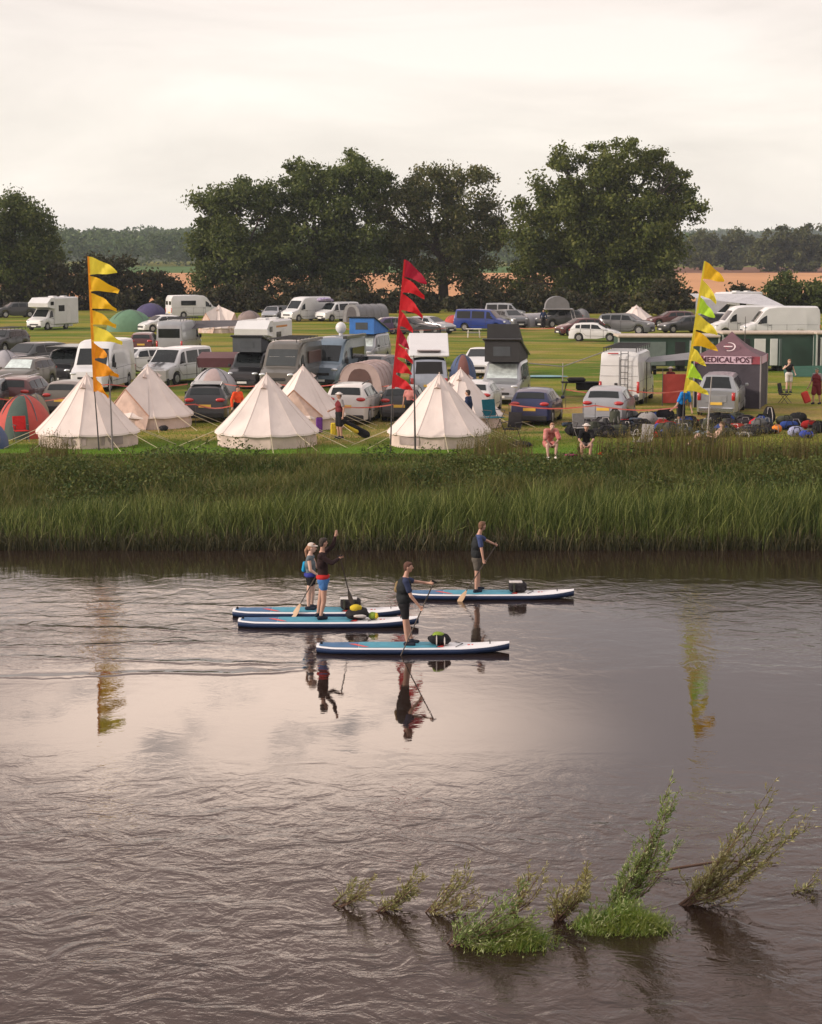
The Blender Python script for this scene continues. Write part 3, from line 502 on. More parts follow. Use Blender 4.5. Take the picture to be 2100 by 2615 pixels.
def vehicle(kind, pm, px, py, yaw, label, cat, name, group=None, rims=None, trim=None, win=True, screen=None, plate=True, rails=False, sidewin=None, reardoors=False, glass=None, S=1.0, off=None, lower=None):
    K = dict(PR[kind]); L, Wd, H = K['L']*S, K['W']*S, K['H']*S; prof = K['prof']; hw = Wd/2; glass = glass or GLASS
    a = R(yaw); s0 = at(px, py)
    ext = abs(L/2*math.cos(a))+abs(Wd/2*math.sin(a)); d = s0.y+ext*.93; x = s0.x*d/s0.y
    root = thing(name, label, cat, (x, d, FZ), 0, group); root.rotation_euler = (0, 0, a)     # local front is -Y
    wz = K['wr']*S; wys = [(-.5+u)*L for u in K['wh']]; arch = wz*1.16; zb0 = .20*S if 'van' not in kind else .24*S
    us = sorted(set([q[0] for q in prof]+[max(0, min(1, (wy/L)+.5+arch/L*t)) for wy in wys for t in (-1, -.999, -.85, -.6, -.3, 0, .3, .6, .85, .999, 1)]+[.5, .65]))
    P0 = [q[0] for q in prof]
    belt = lambda u: float(np.interp(u, P0, [q[1] for q in prof]))*H
    top = lambda u: float(np.interp(u, P0, [q[2] for q in prof]))*H
    van = 'van' in kind
    def wd(u): return hw*float(np.interp(u, [0, .02, .08, .2, .85, .96, 1], [.80, .88, .955, 1, 1, .97 if van else .93, .95 if van else .86]))
    tf = .90 if kind == 'bigvan' else .84 if van else .70 if kind == 'pickup' else .75
    def wt(u):
        h = (top(u)-belt(u))/H; f = min(1, max(0, (h-.04)/.25)); return wd(u)*(.93*(1-f)+tf*f)
    def zlow(u):
        y = (u-.5)*L; z = zb0
        for wy in wys:
            q = arch*arch-(y-wy)**2
            if q > 0: z = max(z, wz+math.sqrt(q)*1.0)
        return z
    V = []; F = []
    for u in us:
        y = (u-.5)*L; zl = zlow(u); b = belt(u); t = max(top(u), b+.02); w = wd(u); v = wt(u); fh = t-b
        zl = min(zl, b-.10); mid = zl+(b-zl)*.5
        ring = [(-w*.86, zl), (-w*.985, zl+.03), (-w, max(mid, zl+.05)), (-w*.975, b), (-(v+(w*.975-v)*.06), t-min(.10, fh*.3)), (-v*.93, t-min(.025, fh*.1)), (-v*.55, t+.012), (0, t+.022)]
        ring += [(-p[0], p[1]) for p in ring[-2::-1]]; V += [(p[0], y, p[1]) for p in ring]
    n = 15
    for i in range(len(us)-1):
        for j in range(n): F.append((i*n+j, i*n+(j+1)%n, (i+1)*n+(j+1)%n, (i+1)*n+j))
    F.append(tuple(range(n-1, -1, -1))); F.append(tuple((len(us)-1)*n+j for j in range(n)))
    mb = MB().add(V, F); mb.build('body', pm, root, smooth=38)
    # surfaces for glass
    def Sd(u, v, sgn):                                       # side of greenhouse
        b = belt(u); t = top(u); w = wd(u)*.975; q = wt(u); fh = t-b; t2 = t-min(.10, fh*.3); q = q+(w-q)*.06
        return Vector((sgn*(w+(q-w)*v), (u-.5)*L, b+(t2-b)*v))
    def Tp(u, k): return Vector((k*wt(u)*.93, (u-.5)*L, top(u)+.018*(1-k*k)))
    def panel(fn, u0, u1, v0, v1, name, m, nu=5, nv=3, off=.014, shift=None):
        g = []
        for i in range(nu+1):
            for j in range(nv+1):
                uu = u0+(u1-u0)*i/nu; vv = v0+(v1-v0)*j/nv
                if shift: uu = shift(uu, vv)
                p = fn(uu, vv); e = 1e-3
                du = fn(min(uu+e, 1), vv)-fn(uu-e, vv); dv = fn(uu, vv+e)-fn(uu, vv-e); nn = du.cross(dv).normalized()
                ctr = Vector((0, p.y*.8, H*.5))
                if nn.dot(p-ctr) < 0: nn = -nn
                g.append(p+nn*off)
        ff = [(i*(nv+1)+j, (i+1)*(nv+1)+j, (i+1)*(nv+1)+j+1, i*(nv+1)+j+1) for i in range(nu) for j in range(nv)]
        return MB().add(g, ff).build(name, m, root, smooth=60)
    w0, w1 = K['ws']; e = (w1-w0)*.06
    panel(Tp, w0+e, w1-e, -.9, .9, 'windscreen', screen or glass, 5, 6)
    if K['rw'] and win != 'norear':
        r0, r1 = K['rw']; e = (r1-r0)*.12; panel(Tp, r0+e, r1-e, -.86, .86, 'rear_window', glass, 4, 6)
    wins = K['win'] if sidewin is None else sidewin
    for sg in (-1, 1):
        for k, (a0, a1) in enumerate(wins):
            sh = None
            if k == 0: sh = lambda uu, vv, a0=a0, a1=a1: uu+(a1-uu)/(a1-a0)*vv*min(.10, (w1-w0)*.55)
            panel(lambda uu, vv: Sd(uu, vv, sg), a0, a1, .06, .92 if kind != 'bigvan' else .62, 'side_window', glass, 4, 3, .012, sh)
    gp = MB()
    def strip(u0, u1, z0f, z1f, wdt):
        for sg in (-1, 1):
            g = []; ff = []; nn_ = 8
            for i in range(nn_+1):
                t = i/nn_; u = u0+(u1-u0)*t; zl = max(zlow(u)+.04, zb0+.04); b_ = belt(u); zz = zl+(b_-zl)*(z0f+(z1f-z0f)*t); mid = zl+(b_-zl)*.5
                w_ = wd(u)*(.987+.013*min(1, (zz-zl)/max(mid-zl, .01)) if zz < mid else 1-.025*(zz-mid)/max(b_-mid, .01))+.006
                for q in (-1, 1): g.append((sg*w_, (u-.5)*L+(q*wdt if u0 == u1 else 0), zz+(q*wdt if u0 != u1 else 0)))
            for i in range(nn_): ff.append((i*2, i*2+2, i*2+3, i*2+1))
            gp.add(g, ff)
    for u in [wins[0][0]-.015 if wins else .25]+[w_[1]+.01 for w_ in wins[:2]]: strip(u, u, .0, 1, .011)
    if kind == 'bigvan': strip(.36, .36, 0, 1, .010); strip(.56, .56, 0, 1, .010)
    strip(.22, .72, .28, .28, .012); strip(.02, .97, .93, .95, .007)
    gp.build('door_gaps', TRIM, root)
    # wheels
    rm = rims or RIM
    for wy in wys:
        for sg in (-1, 1):
            xc = sg*(hw-.125)
            wh = MB().tube([(xc-.1, wy, wz), (xc-.085, wy, wz), (xc+.085, wy, wz), (xc+.1, wy, wz)], [wz*.9, wz, wz, wz*.9], 18).build('wheel', TYRE, root, smooth=40)
            rb = MB(); xo = xc+sg*.102
            rb.tube([(xo-.01*sg, wy, wz), (xo+.004*sg, wy, wz)], [wz*.62, wz*.6], 16); 
            for q in range(5):
                an = q*2*math.pi/5; rb.box((xo+.008*sg, wy+math.cos(an)*wz*.33, wz+math.sin(an)*wz*.33), (.02, .05, wz*.5), M=Matrix.Rotation(math.pi/2-an, 3, 'X'))
            rb.build('rim', rm, wh)
    # lamps, bumpers, plates, mirrors
    fz = top(.03); w = wd(.03)
    for sg in (-1, 1):
        zz = fz-.10 if kind != 'bigvan' else fz-.12
        MB().ell((sg*w*.80, -L/2+.10*S+.03, zz), (w*.22, .13, .085*S)).build('headlight', HEAD, root, smooth=180)
        rz = belt(.97)-.02 if not van else belt(.9)-.25
        tb = MB()
        if kind == 'bigvan': tb.box((sg*wd(1)*.93, L/2+.005-.02, H*.34), (.13, .07, .55), ch=.02)
        elif kind == 'midvan': tb.box((sg*wd(.99)*.90, L/2-.035, H*.44), (.15, .12, .42), ch=.02)
        elif kind == 'pickup': tb.box((sg*wd(1)*.93, L/2-.02, H*.50), (.15, .10, .36), ch=.02)
        else: tb.ell((sg*wd(.98)*.78, L/2-.055*S, rz-.05), (.20, .09, .085))
        tb.build('tail_light', TAIL, root, smooth=50)
        mz = belt(w0+.06)+.07; my = (w0+.075-.5)*L
        MB().box((sg*(hw+.10), my, mz+(.08 if van else 0)), (.16, .10, .28 if kind == 'bigvan' else .14), ch=.03).build('wing_mirror', TRIM if van else pm, root)
    wf = wd(.01)
    MB().box((0, -L/2-.005, H*(.30 if van else .36)-.06), (wf*1.15, .05, H*(.055 if van else .10)), ch=.02).build('grille', TRIM, root)
    tm = trim or TRIM
    MB().box((0, -L/2+.02, zb0+.10), (wf*2*.93, .12, .20), ch=.03).build('bumper', tm, root)
    MB().box((0, L/2-.03, zb0+.12), (wd(1)*2*.97, .12, .22), ch=.03).build('bumper', tm, root)
    if plate:
        MB().box((0, -L/2-.048, zb0+.14), (.52, .012, .11)).build('number_plate', PLW, root)
        pz = {'bigvan': .25, 'midvan': .36, 'pickup': .33}.get(kind, .47)*H
        MB().box((0 if kind != 'bigvan' else -.25, L/2+.03 if kind in ('bigvan', 'pickup') else L/2+.012, pz if kind != 'hatch' else H*.46), (.52, .012, .12)).build('number_plate', PLY, root)
    for sg in (-1, 1):
        for hu in ((.53, .72) if not van else (.34,)):
            p = Sd(hu, 0, sg); MB().box((p.x+sg*.01, p.y, p.z-.09), (.03, .18, .035), ch=.01).build('door_handle', TRIM if van else pm, root)
    if rails:
        for sg in (-1, 1):
            MB().tube([(sg*wt(.6)*.9, (u-.5)*L, top(u)+.07) for u in (.45, .5, .7, .85, .88)], [.015, .025, .025, .025, .015], 6).build('roof_rail', CHR if rails is True else rails, root)
    root['dims'] = (L, Wd, H)
    return root
WG = None
def popup(root, m, x0=-.7, x1=.7, u0=.22, u1=.90, hf=.85, hr=.15, lidm=None, rev=False):    # raised camper roof hinged at one end
    L, Wd, H = root['dims']; y0 = (u0-.5)*L; y1 = (u1-.5)*L; hi, lo = (hf, hr)
    if rev: hi, lo = lo, hi
    V = [(x0, y0, H), (x1, y0, H), (x1, y1, H), (x0, y1, H), (x0, y0, H+hi), (x1, y0, H+hi), (x1, y1, H+lo), (x0, y1, H+lo)]
    c = MB().add(V, [(0,1,5,4), (1,2,6,5), (2,3,7,6), (3,0,4,7)]).build('pop_top_canvas', m, root)
    w = MB().box((0, y0-.006 if not rev else y1+.006, H+max(hi, lo)*.5), ((x1-x0)*.5, .012, max(hi, lo)*.45), ch=.004).build('mesh_window', mat('mesh_panel', (.06,.07,.08), .8), c)
    sl = math.atan2(lo-hi, y1-y0); M = Matrix.Rotation(sl, 3, 'X')
    MB().box((0, (y0+y1)/2, H+(hi+lo)/2+.05), (x1-x0+.22, math.hypot(y1-y0, lo-hi)+.25, .09), ch=.03, M=M).build('roof_lid', lidm or BLACK, root)
def rack(root, u0=.2, u1=.9, m=None, h=.12):
    L, Wd, H = root['dims']; mb = MB()
    for sg in (-1, 1): mb.tube([(sg*Wd*.38, (u0-.5)*L, H+h), (sg*Wd*.38, (u1-.5)*L, H+h)], .025, 6)
    k = 6
    for i in range(k+1):
        y = (u0+(u1-u0)*i/k-.5)*L; mb.tube([(-Wd*.40, y, H+h+.01), (Wd*.40, y, H+h+.01)], .022, 6); 
        for sg in (-1, 1): mb.tube([(sg*Wd*.38, y, H-.04), (sg*Wd*.38, y, H+h)], .02, 5)
    mb.build('roof_rack', m or TRIM, root)
def ppanel(root, c, d, name, m, ch=.01): return MB().box(c, d, ch=ch).build(name, m, root)
CAMP = 'cars parked on the camping field'
# --- far row
def motorhome(px, py, yaw, label, pm, S=1.0, stripe=None, scr=None, L=5.9, Hh=2.95):
    r = vehicle('midvan', pm, px, py, yaw, label, 'motorhome', 'motorhome', 'motorhomes and campervans on the field', sidewin=[(.22,.36)], win='norear', screen=scr, S=S)
    l0, Wd, H = r['dims']; y0 = -l0/2+.38*l0; y1 = l0/2+.75
    ppanel(r, (0, (y0+y1)/2, .45+(Hh-.45)/2), (2.2, y1-y0, Hh-.45), 'living_box', pm, .10)
    V = [(-1.08, y0-1.15, 2.1), (1.08, y0-1.15, 2.1), (1.08, y0+.05, 1.92), (-1.08, y0+.05, 1.92), (-1.05, y0-1.2, 2.45), (1.05, y0-1.2, 2.45), (1.05, y0-.55, Hh-.03), (-1.05, y0-.55, Hh-.03), (1.05, y0+.1, Hh-.01), (-1.05, y0+.1, Hh-.01)]
    MB().add(V, [(0,3,2,1), (0,1,5,4), (4,5,6,7), (7,6,8,9), (1,2,8,6,5), (0,4,7,9,3), (2,3,9,8)]).build('cab_overhang', pm, r)
    for sg in (-1, 1):
        b = MB(); b.box((sg*1.104, y0+1.0, 1.95), (.02, .95, .55), ch=.008); b.build('side_window', GLASS, r)
        MB().box((sg*1.085, y0-.45, 2.42), (.02, .5, .32), ch=.008).build('side_window', GLASS, r)
        MB().box((sg*1.104, y0+2.1, 1.45), (.02, .62, 1.75), ch=.008).build('side_door', mat('panel_white', (.62,.62,.62), .5), r)
        if stripe: MB().box((sg*1.104, y0+1.6, 2.55), (.02, 2.2, .12), ch=.008).build('stripe', stripe, r)
    ppanel(r, (0, y0+1.2, Hh+.05), (.6, .6, .12), 'roof_vent', mat('panel_white', (.62,.62,.62), .5), .02); ppanel(r, (.3, y0+2.5, Hh+.05), (.5, .5, .1), 'roof_vent', MATS['panel_white'], .02)
    return r
motorhome(127, 844, -24, 'white overcab motorhome with dark bumper at the far left by the hedge', WHITE)
vehicle('suv', DGREY, 40, 812, -60, 'dark car half hidden behind the motorhome at the far left', 'car', 'parked_car', CAMP)
vehicle('hatch', WHITE, 410, 849, -52, 'small white hatchback beside the green dome tent in the far row', 'car', 'parked_car', CAMP, trim=WHITE)
r = vehicle('bigvan', WHITE, 494, 813, 118, 'white campervan parked before the hedge, its back doors and long side window in view', 'campervan', 'campervan', 'motorhomes and campervans on the field', S=.95)
L_, W_, H_ = r['dims']
for sg in (-1, 1): ppanel(r, (sg*(W_/2-.005), .9, H_*.66), (.03, 1.7, .5), 'side_window', GLASS)
for sg in (-1, 1): ppanel(r, (sg*.45, L_/2, H_*.66), (.62, .03, .40), 'rear_window', GLASS)
vehicle('hatch', SILV, 697, 820, -8, 'small silver car facing the river left of the white panel van in the far row', 'car', 'parked_car', CAMP)
vehicle('estate', DGREY, 726, 818, 30, 'dark car tucked between the small silver car and the white panel van', 'car', 'parked_car', CAMP)
vehicle('bigvan', WHITE, 783, 822, -42, 'tall white panel van in the far row with dark windscreen, under the trees', 'van', 'panel_van', 'vans on the field', S=.97)
r = vehicle('midvan', WHITE, 862, 822, -44, 'white minivan with a purple bundle on its roof joined to a grey awning', 'van', 'camper_minivan', 'motorhomes and campervans on the field')
vehicle('estate', PURP, 985, 855, -72, 'dark purple car left of the red flag in the far row', 'car', 'parked_car', CAMP)
vehicle('estate', BLACK, 1050, 856, 62, 'black car directly right of the red flag in the far row', 'car', 'parked_car', CAMP)
vehicle('estate', SILV, 1100, 853, 50, 'silver estate car facing right in the far row by the red flag', 'car', 'parked_car', CAMP)
r = vehicle('midvan', BLUE, 1232, 847, 68, 'bright blue minivan in the far row next to the small red tent', 'van', 'camper_minivan', 'motorhomes and campervans on the field')
vehicle('suv', GREY, 1300, 838, 28, 'grey car right behind the nose of the blue minivan', 'car', 'parked_car', CAMP)
vehicle('midvan', SILV, 1290, 815, 75, 'silver van by the hedge, mostly hidden behind the blue minivan', 'van', 'panel_van', 'vans on the field', S=.85)
r = vehicle('suv', DGREY, 1428, 838, -60, 'dark off-road car carrying an open arched roof tent', 'car', 'parked_car', CAMP)
vehicle('hatch', MAROON, 1480, 858, -70, 'dark red car mostly hidden behind the white hatchback', 'car', 'parked_car', CAMP)
vehicle('hatch', WHITE, 1520, 873, 78, 'white hatchback seen side on at the left end of the green cabins', 'car', 'parked_car', CAMP, trim=WHITE)
vehicle('suv', GREY, 1598, 855, 66, 'large grey off-road car in front of the white tent peak', 'car', 'parked_car', CAMP, S=1.08)
vehicle('estate', MAROON, 1712, 835, -75, 'dark reddish car behind the silver-nosed car left of the right flag', 'car', 'parked_car', CAMP)
vehicle('estate', DGREY, 1748, 851, -72, 'dark car with silver nose just left of the right flag', 'car', 'parked_car', CAMP)
vehicle('suv', BLACK, 1812, 850, -70, 'black car behind the cabins just right of the right flag', 'car', 'parked_car', CAMP)
motorhome(1868, 832, -50, 'large white coachbuilt motorhome behind the vans with roof hatches', WHITE, S=1.05, L=6.5, Hh=3.2)
vehicle('bigvan', WHITE, 1905, 860, -82, 'white panel van half hidden behind the longer white van at the right', 'van', 'panel_van', 'vans on the field', S=1.0)
r = vehicle('bigvan', WHITE, 1990, 868, -88, 'long white panel van side on behind the cabins at the right', 'van', 'panel_van', 'vans on the field', S=1.05, sidewin=[(.17,.30)])
# --- middle rows, left to right
r = vehicle('suv', BLACK, 12, 905, -20, 'black car with a rack at the left edge, rearmost of the cluster', 'car', 'parked_car', CAMP); rack(r)
r = vehicle('suv', DGREY, 85, 960, -32, 'dark grey people carrier with pale windscreen at the left, ahead of the rack car', 'car', 'parked_car', CAMP, S=1.1)
r = vehicle('midvan', BLACK, 183, 985, -12, 'black van with open dark boot lid left of the tall white van', 'van', 'camper_minivan', 'motorhomes and campervans on the field', S=.96); ppanel(r, (0, .3, 2.0), (1.7, 3.4, .10), 'roof_box', BLACK, .03)
r = vehicle('suv', BRONZE, 68, 1003, -12, 'grey-green car at the left with silver sunscreen behind its windscreen', 'car', 'parked_car', CAMP, screen=SCREEN, rails=True)
r = vehicle('suv', MAROON, 66, 1062, 174, 'dark reddish car with roof rails behind the red and green tent', 'car', 'parked_car', CAMP, rails=True)
vehicle('suv', DGREY, -22, 1070, 180, 'dark car cut by the left edge next to the red and green tent', 'car', 'parked_car', CAMP)
r = vehicle('bigvan', WHITE, 264, 1002, -7, 'tall white van facing the river behind the left flag', 'van', 'panel_van', 'vans on the field', S=1.0)
ppanel(r, (0, .4, 2.62), (.5, .5, .14), 'roof_vent', WHITE, .03)
vehicle('hatch', BRONZE, 190, 1062, 172, 'small dark beige car hidden behind the leftmost bell tent', 'car', 'parked_car', CAMP)
vehicle('suv', WHITE, 358, 962, -48, 'small white car between the tall white van and the striped van', 'car', 'parked_car', CAMP, S=.95)
r = vehicle('midvan', WHITE, 455, 985, -24, 'white van with two dark bonnet stripes', 'van', 'camper_minivan', 'motorhomes and campervans on the field', trim=WHITE)
L_, W_, H_ = r['dims']
for sg in (-1, 1): MB().add([(sg*.16-.09, -L_*.485, H_*.50+.07), (sg*.16+.09, -L_*.485, H_*.50+.07), (sg*.16+.09, -L_*.335, H_*.58+.06), (sg*.16-.09, -L_*.335, H_*.58+.06)], [(0,1,2,3)]).build('bonnet_stripe', DGREY, r)
r = vehicle('bigvan', SILV, 460, 912, 172, 'silver campervan with black rear window and roof rack joined to a dark awning', 'campervan', 'campervan', 'motorhomes and campervans on the field', S=.95)
L_, W_, H_ = r['dims']; ppanel(r, (0, L_/2, H_*.66), (1.5, .03, .62), 'rear_window', GLASS); rack(r, .1, .95); ppanel(r, (W_/2, .8, H_*.68), (.03, 1.6, .5), 'side_window', GLASS)
vehicle('estate', MAROON, 372, 905, 180, 'dark red car behind the small white car left of the silver campervan', 'car', 'parked_car', CAMP)
motorhome(665, 945, -14, 'white overcab motorhome with orange stripe and silver sunscreen in the middle cluster', WHITE, stripe=mat('orange_stripe', (.55,.22,.04), .5), scr=SCREEN)
r = vehicle('midvan', BLACK, 652, 995, -12, 'black campervan with a raised dark grey pop-up roof', 'campervan', 'campervan', 'motorhomes and campervans on the field', S=.97)
popup(r, mat('canvas_dark', (.07,.08,.09), .85), -.78, .78, .2, .9, .78, .1)
r = vehicle('bigvan', BRONZE, 745, 1005, -12, 'big bronze grey campervan with its windscreen covered by a dark blind', 'campervan', 'campervan', 'motorhomes and campervans on the field', glass=mat('blind', (.035,.042,.045), .7))
L_, W_, H_ = r['dims']; ppanel(r, (W_/2, .9, H_*.66), (.04, 2.4, .62), 'side_window', mat('brown_blind', (.09,.04,.03), .4)); ppanel(r, (W_/2-.02, .3, H_+.02), (.16, 4.2, .14), 'awning_case', mat('case_grey', (.20,.19,.18), .5)); rack(r, .2, .9)
for sg in (-1, 1): ppanel(r, (sg*.42, -L_*.5+L_*.205, H_*.70), (.55, .02, .04), 'blind_trim', CHR)
r = vehicle('bigvan', BLGR, 858, 990, -14, 'blue grey campervan with pale cab door behind the bronze campervan', 'campervan', 'campervan', 'motorhomes and campervans on the field')
L_, W_, H_ = r['dims']; ppanel(r, (W_/2, .9, H_*.66), (.04, 2.4, .6), 'side_window', GLASS); ppanel(r, (W_/2-.02, .3, H_+.02), (.2, 4.0, .16), 'awning_case', DGREY)
dz = MB().ell((-.1, 1.4, H_+.42), (.30, .30, .32)); dz.tube([(-.1, 1.4, H_-.05), (-.1, 1.4, H_+.2)], .12, 8); dz.build('satellite_dome', WHITE, r, smooth=60)
r = vehicle('midvan', SILV, 940, 935, -14, 'silver campervan with a raised bright blue canvas roof', 'campervan', 'campervan', 'motorhomes and campervans on the field', screen=SCREEN)
popup(r, mat('canvas_blue', (.04,.17,.52), .8), -.8, .8, .2, .92, 1.0, .12)
r = vehicle('estate', DGREY, 955, 985, -18, 'silver-roofed dark car behind the brown awning tent', 'car', 'parked_car', CAMP, S=1.02)
r = vehicle('midvan', WHITE, 1085, 935, 172, 'white van with raised roof bars behind the red flag', 'van', 'panel_van', 'vans on the field'); rack(r, .1, .9, h=.3)
r = vehicle('midvan', STEEL, 1095, 1022, 180, 'steel blue campervan showing its rear under a tilted white roof', 'campervan', 'campervan', 'motorhomes and campervans on the field')
L_, W_, H_ = r['dims']
V = [(-.85, -1.6, H_), (.85, -1.6, H_), (.85, 2.1, H_), (-.85, 2.1, H_), (-.85, -1.6, H_+1.0), (.85, -1.6, H_+1.0), (.85, 2.1, H_+.12), (-.85, 2.1, H_+.12)]
MB().add(V, [(0,1,5,4), (1,2,6,5), (3,0,4,7)]).build('pop_top_canvas', mat('canvas_grey', (.2,.2,.21), .85), r)
MB().box((0, .25, H_+.62), (1.95, 3.95, .10), ch=.03, M=Matrix.Rotation(-math.atan2(.88, 3.7), 3, 'X')).build('roof_lid', WHITE, r)
ppanel(r, (0, 1.5, H_+.40), (1.15, .8, .06), 'skylight', mat('skylight', (.18,.14,.14), .3), .02); 
r = vehicle('hatch', BLACK, 1034, 1078, 174, 'black hatchback behind the red flag pole beside the nearest bell tent', 'car', 'parked_car', CAMP)
r = vehicle('suv', PEARL, 905, 1086, 172, 'grey beige off-road car, rear in view, beside the man in the white cap', 'car', 'parked_car', CAMP, rails=TRIM)
r = vehicle('hatch', BLACK, 535, 1080, 181, 'black car with yellow plate and pale roof, between the leftmost bell tents', 'car', 'parked_car', CAMP, rails=True, S=1.06)
ppanel(r, (0, .45, 1.59), (1.25, 1.9, .03), 'roof_panel', SILV, .01)
r = vehicle('hatch', WHITE, 1228, 962, -8, 'white car facing the river half hidden by the silver campervan', 'car', 'parked_car', CAMP, S=1.05, trim=WHITE)
r = vehicle('midvan', SILV, 1292, 1034, -10, 'silver campervan with two-tier raised black canvas roof and silver sunscreen', 'campervan', 'campervan', 'motorhomes and campervans on the field', screen=SCREEN, trim=SILV)
popup(r, mat('canvas_black', (.03,.03,.032), .85), -.82, .82, .18, .92, 1.0, .15); 
V = [(-.75, -1.3, 2.97), (.75, -1.3, 2.97), (.75, 1.2, 2.45), (-.75, 1.2, 2.45), (-.75, -1.3, 3.75), (.75, -1.3, 3.75), (.75, 1.2, 2.62), (-.75, 1.2, 2.62)]
MB().add(V, [(0,1,5,4), (1,2,6,5), (2,3,7,6), (3,0,4,7), (4,5,6,7)]).build('upper_tent', MATS['canvas_black'], r)
r = vehicle('hatch', WHITE, 1222, 1062, 170, 'white car, rear corner showing, right behind the small back bell tent', 'car', 'parked_car', CAMP, trim=WHITE)
r = vehicle('hatch', NAVY, 1372, 1088, 167, 'dark blue hatchback, rear in view, with red tape running across', 'car', 'parked_car', CAMP)
r = vehicle('hatch', SILV, 1556, 1090, 167, 'silver hatchback, rear in view, in front of the white ladder van', 'car', 'parked_car', CAMP, trim=SILV, S=1.06)
r = vehicle('bigvan', WHITE, 1602, 1036, 166, 'white panel van with black ladder on its rear doors', 'van', 'panel_van', 'vans on the field', S=.98)
L_, W_, H_ = r['dims']; rack(r, .12, .97, h=.16)
lad = MB(); yl = L_/2+.10
for q in (-.02, .32): lad.tube([(q-.40-.0, yl, .55), (q-.40, yl, H_+.02)], .02, 6)
for k in range(7): lad.tube([(-.42, yl, .7+k*.29), (-.08, yl, .7+k*.29)], .016, 5)
lad.build('ladder', TRIM, r)
for zz in (.34, .55, .74): MB().box((0, L_/2+.004, H_*zz), (W_*.86, .02, .018)).build('door_crease', mat('crease', (.35,.35,.36), .6), r)
MB().box((0, L_/2+.006, H_*.52), (.016, .02, H_*.76)).build('door_gap', TRIM, r); MB().box((.15, L_/2+.012, H_*.38), (.14, .03, .2), ch=.008).build('door_handle', TRIM, r)
MB().box((.3, L_/2-.02, H_*.965), (.5, .05, .05), ch=.01).build('brake_light', TAIL, r); MB().box((W_/2-.012, .7, H_*.55), (.02, .018, H_*.7)).build('door_gap', TRIM, r)
r = vehicle('pickup', SILV, 1842, 1066, 166, 'silver pickup with canopy, rear in view, parked before the medical tent', 'pickup', 'pickup_truck', None, trim=CHR)
L_, W_, H_ = r['dims']; MB().box((0, L_/2+.012, H_*.44), (.9, .02, .30), ch=.006).build('tailgate_panel', mat('panel_silver', (.33,.34,.35), .35, .4), r)
